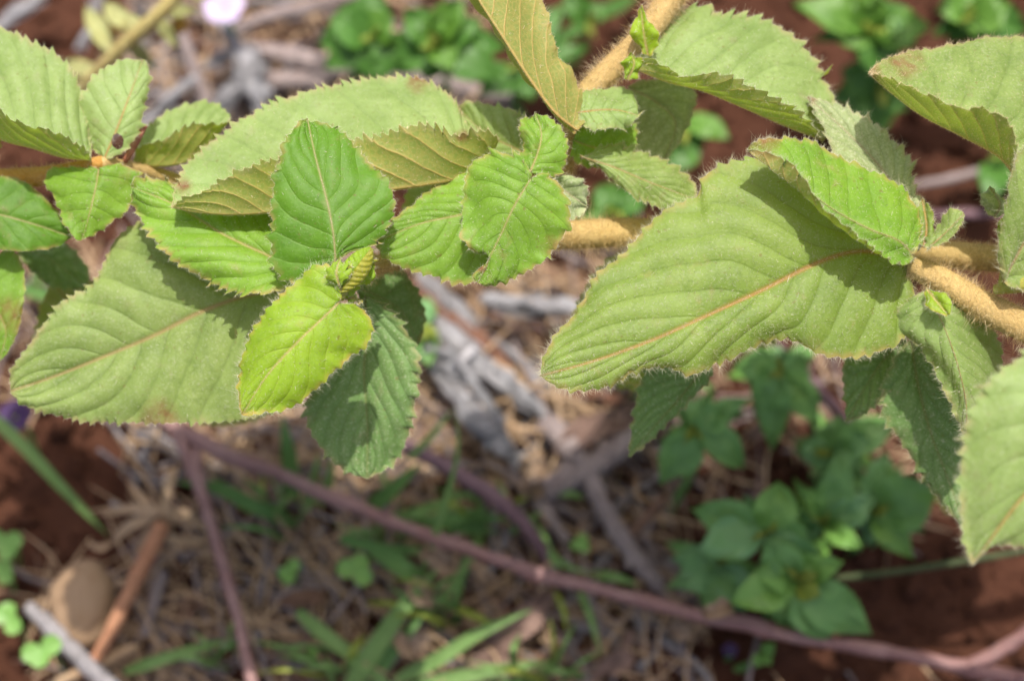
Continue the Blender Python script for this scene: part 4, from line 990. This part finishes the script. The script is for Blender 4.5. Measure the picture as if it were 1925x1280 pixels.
# ---- out-of-focus yellow-green hairy stem, upper left
OLIVE = rough_material('leaf_olive', (.36, .38, .15), (.46, .47, .21), (.46, .32, .10), 120, rough=.6, bump=.4, tfac=.25)
t = thing('young_shrub', 'blurred yellow-green young shrub shoot with small leaves in the upper left', 'shrub', G(120, 230, 4))
V, F, _ = tube([G(100, 250, 14), G(160, 165, 44), (G(235, 85, 62)), G(300, 25, 72), G(370, -50, 80)], np.array([13, 13, 13, 13, 13]) * PXG, seg=12)
part('stem', mesh_np('stem', V, F, mats=[rough_material('stem_olive', (.40, .32, .11), (.48, .40, .16), (.44, .26, .08), 120)]), t)
cl_ = catmull(np.array([G(100, 250, 14), G(160, 165, 44), G(235, 85, 62), G(300, 25, 72), G(370, -50, 80)]), 60)
k_ = rng.integers(0, 60, 2500); dr_ = norm(rng.normal(0, 1, (2500, 3)))
part('stem_down', hairs_mesh(cl_[k_] + dr_ * .0016 + rng.normal(0, .0006, (2500, 3)), dr_, rng.gamma(4, .0003, 2500), np.full(2500, .00006), HAIR_T), t, kind='stuff')
for b, e, w in (((255, 65, 64), (195, 5, 58), 44), ((240, 80, 62), (290, 130, 50), 38), ((270, 50, 66), (215, 48, 56), 40), ((340, -20, 74), (400, -5, 62), 44), ((150, 175, 40), (190, 200, 34), 34), ((215, 105, 50), (160, 15, 48), 48), ((190, 135, 44), (105, 120, 44), 38), ((170, 155, 42), (100, 190, 38), 36), ((300, 30, 64), (335, 88, 58), 34), ((300, 30, 64), (372, 20, 58), 34), ((320, 0, 70), (268, -40, 66), 34)):
    weed_leaf(t, b, e, w, OLIVE, arch=.1)
for x, y, z in ((222, 52, 52), (338, 48, 58)):
    V = bV * .0022 * (1 + rng.normal(0, .12, (len(bV), 1))) + G(x, y, z)
    part('bud', mesh_np('bud', V, bF, mats=[NODE_O]), t)

# ---- lilac flower and fallen petals
def flower(label, c, r_px, mat, group=None):
    C0 = G(*c); foot = C0.copy(); foot[2] = soil_h(foot[0], foot[1])
    t = thing('flower', label, 'flower', foot, group)
    V, F, _ = tube([foot, foot * .4 + C0 * .6 + [.001, 0, 0], C0], [.0007, .0006, .0006], seg=6, n=10)
    part('stalk', mesh_np('stalk', V, F, mats=[GREENS[0]]), t)
    for k in range(5):
        a = k * 1.2566 + .3; d = np.array([math.cos(a), math.sin(a), .15]); n = 14; u = np.linspace(0, 1, n)
        cl = C0 + d * (u * r_px * PXG)[:, None] + np.array([0, 0, 1.0]) * (np.sin(u * 2.6) * r_px * PXG * .22)[:, None]
        V, q = sheet(cl, (.12 + np.sin(np.pi * u ** 1.4 * .93) ** .8) * r_px * PXG * .45, [0, -.2, 1], fold=.15, nv=7)
        part('petal', mesh_np('petal', V, q, mats=[mat]), t)
    V = bV * r_px * PXG * .16 + C0; part('flower_centre', mesh_np('flower_centre', V, bF, mats=[GREENS[3]]), t)
flower('lilac flower at the top edge above the grey twigs', (422, 18, 30), 40, PETAL)
flower('dark violet flower in shade at the left edge under the scorched leaf', (30, 785, 22), 30, PETALD)
flower('tiny violet flower below the long twig near the leafy weed', (1372, 1222, 4), 13, PETALD)

# ---- leafy weed at lower right
weed('leafy weed with broad paired leaves above the long twig, at lower right', (1500, 1092, 34),
     [(1372, 1132, 36, 92, 1), (1560, 1205, 24, 110, 0), (1640, 1192, 26, 105, 0), (1440, 1010, 44, 84, 0), (1585, 1055, 40, 66, 1), (1475, 1195, 20, 90, 0), (1420, 1070, 40, 74, 1), (1540, 1120, 38, 56, 3)], mat=0)
weed('leafy weed with bluish leaves in the middle of the lower right clump', (1440, 1000, 40),
     [(1310, 1040, 40, 96, 2), (1300, 955, 36, 88, 0), (1462, 905, 44, 96, 1), (1530, 1035, 36, 84, 0), (1555, 1085, 30, 70, 2)])
weed('dark leafy weed with upright leaf behind the lower right clump', (1545, 985, 30),
     [(1580, 850, 40, 84, 0), (1500, 915, 40, 50, 1), (1620, 1030, 36, 52, 1), (1650, 930, 34, 70, 2), (1500, 1000, 24, 60, 2)])
weed('weed with two large rounded leaves left of the near blurred leaf', (1640, 965, 26),
     [(1762, 915, 34, 130, 0), (1715, 1050, 24, 74, 1), (1660, 850, 30, 110, 2), (1590, 900, 26, 80, 0)])
weed('weed with low shaded leaves at the left of the lower right clump', (1355, 1060, 18),
     [(1270, 1105, 20, 92, 2), (1325, 1140, 18, 96, 0), (1400, 1150, 16, 80, 2), (1262, 1050, 18, 60, 2)])
weed('weed with a drooping oval leaf beside the dull hanging leaf tip', (1305, 805, 46),
     [(1240, 908, 36, 92, 0), (1400, 880, 36, 82, 0), (1372, 770, 44, 70, 0), (1330, 745, 44, 64, 0)])
weed('weed with a bright oval leaf under the right half of the largest leaf', (1470, 700, 40),
     [(1540, 800, 36, 76, 1), (1420, 780, 36, 90, 0), (1380, 690, 38, 80, 0), (1520, 690, 34, 70, 0), (1450, 850, 30, 70, 0)])
weed('small weed between the bright oval leaf and the long dark leaf', (1560, 850, 24),
     [(1640, 830, 28, 84, 2), (1690, 790, 26, 84, 0), (1620, 905, 24, 74, 2), (1500, 855, 26, 70, 2), (1580, 780, 30, 74, 0)])
weed('tiny bright green seedling below the long twig', (1435, 1230, 10), [(1455, 1205, 12, 30, 1), (1415, 1250, 10, 30, 1), (1450, 1250, 10, 22, 1)], group='seedlings')
weed('weed leaves just behind the gap left of the right-hand stems', (1230, 690, 30), [(1170, 700, 30, 70, 0), (1290, 700, 30, 66, 0), (1220, 760, 28, 40, 0)])
# ---- leafy weed at the top centre
weed('leafy weed with oval leaves at the top centre', (820, 85, 40),
     [(760, 20, 46, 74, 0), (835, 30, 48, 70, 1), (850, 132, 42, 62, 1), (940, 150, 36, 92, 0), (905, 40, 44, 74, 0), (745, 120, 36, 90, 2), (900, 100, 30, 60, 2), (800, 150, 34, 84, 0), (870, 0, 50, 70, 1), (780, 60, 44, 60, 1), (955, 90, 34, 80, 0)])
weed('leafy weed with broad leaves left of the top centre weed', (700, 70, 34),
     [(620, 40, 38, 110, 0), (610, 130, 30, 70, 0), (720, 160, 28, 100, 2), (690, -20, 40, 84, 0), (660, 110, 30, 90, 0), (780, 140, 26, 80, 2), (740, 30, 40, 80, 1), (600, 80, 30, 80, 0), (680, 150, 24, 84, 0)])
weed('dark leaves behind the top branch leaf', (980, 130, 20), [(1060, 60, 24, 80, 0), (1075, 120, 22, 80, 0), (900, 180, 20, 70, 2), (1000, 190, 18, 74, 2), (1110, 90, 22, 50, 0), (1060, 10, 28, 80, 0)])
weed('weed with bright leaf tips between the olive underside leaf and top stem', (1105, 40, 20), [(1060, -10, 24, 60, 0), (1140, 10, 22, 46, 2)])
weed('single rounded bright leaf on red soil under the folded upper leaf', (1280, 225, 24), [(1372, 262, 26, 62, 1)], group='seedlings')
weed('green leaf patch on soil beneath the grey shaded leaf', (1290, 245, 22), [(1250, 330, 22, 84, 0), (1310, 300, 18, 50, 0)])
weed('green leaves low behind the golden stem', (1160, 400, 20), [(1120, 350, 22, 70, 0), (1210, 370, 20, 60, 0), (1180, 395, 16, 60, 0)])
weed('green leaves under the shoot-tip leaf, beside the bleached branch', (800, 610, 20), [(808, 690, 20, 60, 0), (790, 560, 18, 60, 2)])
# ---- top right weeds
weed('bright leafy weed in the upper right corner', (1640, 60, 40),
     [(1490, 10, 44, 80, 1), (1570, 80, 40, 66, 1), (1700, 10, 44, 80, 0), (1720, 90, 38, 76, 1), (1660, 150, 34, 90, 0), (1600, -10, 46, 70, 1), (1545, 40, 42, 60, 1), (1640, -20, 50, 70, 1), (1690, 60, 44, 56, 3), (1610, 110, 34, 70, 1), (1750, 50, 40, 76, 1)])
weed('shaded leafy weed behind the folded upper right leaf', (1650, 170, 24),
     [(1580, 130, 28, 84, 0), (1700, 210, 22, 84, 0), (1620, 230, 18, 92, 2), (1560, 190, 20, 70, 0), (1740, 150, 24, 80, 2), (1660, 250, 20, 80, 0), (1590, 260, 16, 60, 0), (1690, 120, 28, 80, 0)])
weed('sunlit leaves along the top edge at far right', (1830, 30, 40), [(1760, 20, 44, 90, 1), (1900, 10, 44, 92, 1), (1850, 70, 38, 70, 1), (1930, 60, 38, 80, 0), (1800, -20, 44, 80, 1), (1780, 80, 34, 60, 0)])
weed('green leaf behind the right edge stalk', (1880, 300, 14), [(1860, 380, 16, 70, 0), (1900, 240, 18, 60, 0)])

# ---- clovers at lower left
def clover(label, c, r_px):
    r_px = r_px * .8
    C0 = G(*c); foot = C0.copy(); foot[2] = soil_h(foot[0], foot[1])
    t = thing('clover_sprig', label, 'clover', foot, 'clover sprigs at lower left')
    V, F, _ = tube([foot, foot * .5 + C0 * .5 + [.001, .001, 0], C0], [.0005, .0005, .0004], seg=6, n=8)
    part('stalk', mesh_np('stalk', V, F, mats=[GREENS[1]]), t)
    for k in range(3):
        a = k * 2.094 + rng.uniform(0, 2); d = np.array([math.cos(a), math.sin(a), .1]); n = 14; u = np.linspace(0, 1, n)
        cl = C0 + d * (u * r_px * PXG)[:, None]
        V, q = sheet(cl, np.sqrt(np.clip(1 - (2 * u - 1) ** 2, .01, 1)) * r_px * PXG * .5, [0, -.2, 1], fold=.25, nv=7)
        part('leaflet', mesh_np('leaflet', V, q, mats=[GREENS[1]]), t)
for lb, c, r_ in (('upper clover sprig on the left edge above the pebble', (8, 1022, 12), 42), ('clover sprig on the left edge level with the pebble', (-2, 1078, 10), 36),
                  ('lower clover sprig on the left edge beside the whitish stick', (14, 1165, 12), 40), ('brightest clover sprig on the whitish stick', (78, 1218, 18), 44),
                  ('small yellow-green sprig left of the grass in the litter', (548, 1075, 12), 30), ('bright sprig in the litter under the long twig', (668, 1075, 14), 42),
                  ('faint sprig low in the litter near the bottom edge', (580, 1220, 8), 26), ('small sprig by the grey twig stub', (1092, 1022, 8), 24)):
    clover(lb, c, r_)
# ---- pebble
pv, pf = blob(4)
t_ = pv * np.array([60, 78, 44]) * PXG
t_ = t_ * (1 + .035 * value_noise2(pv[:, :1] * 2.3 + 5, pv[:, 1:2] * 2.3 + pv[:, 2:3], 91) + .012 * value_noise2(pv[:, :1] * 9, pv[:, 1:2] * 9 + pv[:, 2:3] * 5, 92) + .05 * np.sin(pv[:, :1] * 3 + 1) + .04 * np.sin(pv[:, 1:2] * 4))
ca, sa = math.cos(.12), math.sin(.12)
t_[:, :2] = t_[:, :2] @ np.array([[ca, sa], [-sa, ca]])
cp = G(155, 1132, 8)
tag(part('pebble', mesh_np('pebble', t_ + cp, pf, mats=[STONE]), origin=cp), 'smooth oval tan pebble half shaded at lower left', 'pebble')
# ---- sticks and straw at lower left
S = 'sticks at lower left'
stick('dry_stick', 'whitish stick across the bottom left corner under the pebble', 'stick', [(55, 1140, 9), (110, 1195, 11), (160, 1245, 12), (230, 1310, 12)], [13, 16, 15, 14], GREY, S, lump=.12)
stick('dry_stick', 'orange-brown stick leaning right of the pebble', 'stick', [(305, 985, 20), (280, 1040, 18), (240, 1120, 15), (205, 1195, 12), (160, 1270, 9)], [14, 15, 14, 13, 12], rough_material('stick_orange', (.34, .15, .08), (.40, .20, .11), (.25, .1, .05), 150), S)
stick('dry_stick', 'short grey stick right of the orange-brown stick', 'stick', [(308, 1075, 8), (290, 1130, 9), (272, 1195, 7)], [9, 10, 9], GREYB, S)
stick('dry_stick', 'pale straw stalk running off the bottom left corner', 'stick', [(255, 1215, 8), (180, 1250, 9), (90, 1290, 8)], [9, 10, 9], STRAW, S)
t = thing('straw_tuft', 'tuft of dry straw blades above the pebble', 'dry grass', G(300, 965, 6))
for pts, w in (([(300, 960, 22), (250, 955, 16), (185, 968, 8)], 24), ([(295, 965, 20), (240, 990, 14), (205, 1028, 7)], 28), ([(205, 1020, 8), (190, 1030, 8), (165, 1018, 6)], 16), ([(310, 960, 22), (318, 910, 24), (335, 870, 22)], 24), ([(300, 962, 20), (345, 965, 20), (395, 1000, 12)], 26),
               ([(290, 1000, 14), (330, 1015, 14), (395, 1018, 10)], 26), ([(300, 970, 16), (262, 930, 14), (240, 905, 8)], 20), ([(305, 980, 15), (275, 1010, 12), (252, 1050, 6)], 26), ([(320, 975, 18), (370, 985, 16), (430, 1010, 10)], 18)):
    part('blade', blade_mesh(pts, w, STRAW), t)
# ---- grass
grass('wide green blade slanting from the left edge', [([(-40, 760, 30), (40, 835, 28), (120, 920, 22), (205, 1008, 8)], 30)])
grass('green blade slanting up at the bottom left of the branch twig', [([(235, 1262, 8), (300, 1240, 12), (380, 1215, 12), (445, 1200, 8)], 28)])
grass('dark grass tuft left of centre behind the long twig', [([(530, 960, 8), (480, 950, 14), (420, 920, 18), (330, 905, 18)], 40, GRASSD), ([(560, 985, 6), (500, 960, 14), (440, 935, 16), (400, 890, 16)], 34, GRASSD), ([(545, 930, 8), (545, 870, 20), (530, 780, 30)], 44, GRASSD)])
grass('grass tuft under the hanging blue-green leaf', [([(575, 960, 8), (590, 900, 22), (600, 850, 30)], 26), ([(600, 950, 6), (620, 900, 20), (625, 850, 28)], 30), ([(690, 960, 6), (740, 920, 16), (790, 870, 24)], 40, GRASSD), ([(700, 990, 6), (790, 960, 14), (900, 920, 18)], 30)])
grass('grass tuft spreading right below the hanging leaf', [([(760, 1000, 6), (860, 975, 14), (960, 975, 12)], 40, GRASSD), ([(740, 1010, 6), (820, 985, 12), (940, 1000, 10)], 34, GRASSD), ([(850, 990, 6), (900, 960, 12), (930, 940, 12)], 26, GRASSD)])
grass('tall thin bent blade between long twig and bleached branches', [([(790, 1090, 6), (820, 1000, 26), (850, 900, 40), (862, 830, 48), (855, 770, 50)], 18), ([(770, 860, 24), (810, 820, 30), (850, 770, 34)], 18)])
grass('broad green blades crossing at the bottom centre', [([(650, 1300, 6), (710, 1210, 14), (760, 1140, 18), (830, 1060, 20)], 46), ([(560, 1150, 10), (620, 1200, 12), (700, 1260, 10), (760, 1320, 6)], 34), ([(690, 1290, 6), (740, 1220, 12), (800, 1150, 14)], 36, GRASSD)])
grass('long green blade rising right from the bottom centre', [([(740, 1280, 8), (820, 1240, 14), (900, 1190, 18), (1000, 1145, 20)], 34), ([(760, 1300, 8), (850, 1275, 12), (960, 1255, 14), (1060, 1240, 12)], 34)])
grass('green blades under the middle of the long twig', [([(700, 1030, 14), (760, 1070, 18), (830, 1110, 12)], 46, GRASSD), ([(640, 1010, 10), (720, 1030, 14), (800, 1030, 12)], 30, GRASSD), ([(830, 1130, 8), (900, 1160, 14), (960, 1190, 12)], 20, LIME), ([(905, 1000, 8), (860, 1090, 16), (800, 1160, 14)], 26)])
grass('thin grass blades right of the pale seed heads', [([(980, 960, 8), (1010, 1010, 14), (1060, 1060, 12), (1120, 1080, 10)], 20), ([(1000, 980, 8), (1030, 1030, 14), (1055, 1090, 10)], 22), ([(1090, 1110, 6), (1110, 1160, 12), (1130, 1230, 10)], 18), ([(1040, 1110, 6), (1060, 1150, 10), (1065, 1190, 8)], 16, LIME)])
grass('short green blades by the crooked stick', [([(1110, 1080, 6), (1160, 1085, 10), (1200, 1100, 8)], 24), ([(1020, 920, 10), (1060, 925, 12), (1100, 935, 10)], 22), ([(960, 1000, 6), (990, 980, 10), (1020, 960, 12)], 20)])
grass('green blades left of the rosette leaf in shade', [([(40, 540, 10), (100, 560, 16), (170, 585, 12)], 34, GRASSD), ([(60, 520, 12), (120, 530, 18), (190, 560, 14)], 26, GRASSD)])
def thin_tuft(label, cx, cy, n, spread, lmin, lmax, m=None):
    t = thing('grass_tuft', label, 'grass', G(cx, cy, 0), 'green grass blades')
    for k in range(n):
        bx, by = cx + rng.normal(0, spread * .3), cy + rng.normal(0, spread * .2)
        a = rng.uniform(-.2, math.pi + .2); L = rng.uniform(lmin, lmax)
        ex, ey = bx + math.cos(a) * L, by - abs(math.sin(a)) * L * .7
        h = rng.uniform(10, 30)
        part('blade', blade_mesh([(bx, by, 1), ((bx + ex) / 2 + rng.normal(0, 8), (by + ey) / 2 - 12, h), (ex, ey, h * rng.uniform(.3, .9))], rng.uniform(9, 20), (GRASS, GRASS, GRASSD, LIME)[rng.integers(0, 4)] if m is None else m), t)
thin_tuft('thin pale grass tuft left of the hanging blue-green leaf tip', 520, 985, 9, 60, 80, 170)
thin_tuft('thin grass tuft right under the tip of the hanging blue-green leaf', 740, 1020, 10, 80, 80, 180)
thin_tuft('thin grass tuft around the crumpled pale dry flower', 850, 1160, 11, 80, 90, 190)
thin_tuft('thin grass tuft at the bottom edge left of centre', 640, 1265, 9, 80, 80, 170)
thin_tuft('thin grass tuft at the bottom edge right of centre', 1010, 1275, 10, 90, 90, 180)
thin_tuft('thin grass tuft between the bleached branches and the long twig', 930, 985, 9, 70, 80, 170)
thin_tuft('sparse grass tuft between the branch twig and bottom edge', 420, 1250, 6, 60, 70, 140)
# ---- dry seed heads and dead leaves
for lb, a, b, w, m, cu in (
    ('pale curled seed head at the lower end of the knobbly branch', (985, 900, 14), (1035, 880, 18), 55, DRY, .9),
    ('small pale curl below the seed head', (995, 940, 10), (1020, 905, 14), 40, DRY, .8),
    ('tan dry curl hanging on the long twig', (800, 1030, 30), (850, 1065, 26), 48, DRY, .8),
    ('second tan dry curl just right under the long twig', (880, 1060, 26), (920, 1095, 22), 34, DRY, .8),
    ('crumpled pale dry flower under the long twig', (765, 1100, 18), (825, 1130, 18), 56, DRY, .9),
    ('crumpled tan dry flower near the bottom centre', (745, 1195, 16), (800, 1235, 16), 60, DRY, .9),
    ('broad pale brown dead leaf at the bottom centre right', (900, 1240, 8), (1045, 1115, 10), 74, DRYB, .35),
    ('brown dead leaf under the broad pale one', (860, 1270, 6), (1000, 1250, 8), 80, DRYB, .3),
    ('pale dead leaf at the bottom edge right of centre', (1110, 1270, 8), (1195, 1190, 8), 60, DRYB, .4),
    ('tan dry curl above the long twig at right of centre', (1320, 1150, 34), (1375, 1140, 34), 40, DRY, .8),
    ('small dry husk below the long twig at right of centre', (1250, 1180, 10), (1300, 1165, 12), 50, DRY, .7),
    ('second small dry husk beside the violet flower', (1300, 1205, 8), (1330, 1180, 10), 36, DRY, .7),
    ('thin brown dead leaf leaning by the branch twig', (500, 1130, 8), (620, 1115, 10), 40, STRAWB, .3),
    ('orange-brown dead leaf right of the short grey stick', (330, 1160, 6), (385, 1120, 8), 46, STRAWB, .4),
    ('faded dead leaf right of the branch twig', (500, 1240, 7), (600, 1200, 9), 40, DRYB, .3),
    ('reddish dead leaf beneath the largest leaf', (1060, 745, 10), (1180, 755, 9), 36, BROWN, .3),
    ('pinkish flake in the weeds under the largest leaf', (1400, 820, 8), (1470, 800, 8), 40, DRYB, .3),
    ('pale brown flake above the lower right weeds', (1560, 890, 12), (1590, 880, 14), 24, DRY, .4)):
    dry_leaf(lb, a, b, w, m, cu)
# ---- uncountable litter of straw and bark bits
def litter(name, mat, count, zones, lmin, lmax, wmin, wmax, lift=6.0, rod=False):
    items = []
    zs = np.array([z[4] for z in zones], float); zs /= zs.sum()
    for k in range(count):
        x0, y0, x1, y1, _ = zones[rng.choice(len(zones), p=zs)]
        p = G(rng.uniform(x0, x1), rng.uniform(y0, y1), 0)
        L = rng.uniform(lmin, lmax) * PXG; a = rng.normal(-.75, .7) if rng.uniform() < .6 else rng.uniform(0, 3.14)
        d = np.array([math.cos(a), math.sin(a), rng.normal(0, .12)])
        z = soil_h(p[0], p[1]) + rng.uniform(.0005, lift * .001)
        p[2] = z + abs(d[2]) * L * .5
        bend = np.array([-d[1], d[0], rng.normal(0, .4)]) * L * rng.normal(0, .1)
        w = rng.uniform(wmin, wmax) * PXG
        if rod:
            V, F, _ = tube([p - d * L / 2, p + bend, p + d * L / 2], [w * .5, w * .55, w * .35], seg=5, n=6, lump=.15)
            items.append((V, F))
        else:
            c = catmull([p - d * L / 2, p + bend, p + d * L / 2], 8); u = np.linspace(0, 1, 8)
            V, q = sheet(c, w * .5 * np.clip(np.sin(np.pi * (u * .9 + .05)) ** .5, .1, 1), [rng.normal(0, .5), rng.normal(0, .5), 1], fold=rng.uniform(0, .5), nv=3)
            items.append((V, [q]))
    V, F = merge(items)
    part(name, mesh_np(name, V, F, mats=[mat]), kind='stuff')
ZL = [(-500, -350, 2400, -60, 1.0), (-500, 0, -40, 1300, .7), (1970, 0, 2400, 1300, .5), (-400, 1300, 2400, 1700, 1.4), (250, 800, 1300, 1300, 5), (560, 480, 1300, 850, 3), (250, -60, 900, 330, 2.2), (0, 480, 300, 760, .5), (1250, 640, 1800, 1000, .5), (60, 1050, 400, 1300, .5)]
litter('straw_litter', STRAW, 1750, ZL, 50, 240, 3, 7, lift=11)
litter('brown_litter', STRAWB, 850, ZL, 40, 200, 4, 13)
litter('twig_litter', GREYB, 720, ZL, 50, 230, 3, 9, 10, rod=True)
litter('bark_litter', DRYB, 80, ZL, 30, 110, 12, 34)
litter('red_root_litter', BROWN, 200, ZL + [(1300, 200, 1900, 500, .3), (1500, 1050, 1925, 1280, .15)], 30, 160, 4, 8, rod=True)
litter('grey_litter', GREY, 260, ZL[4:7] + [(250, -60, 900, 330, 3.0)], 50, 200, 5, 14, rod=True)
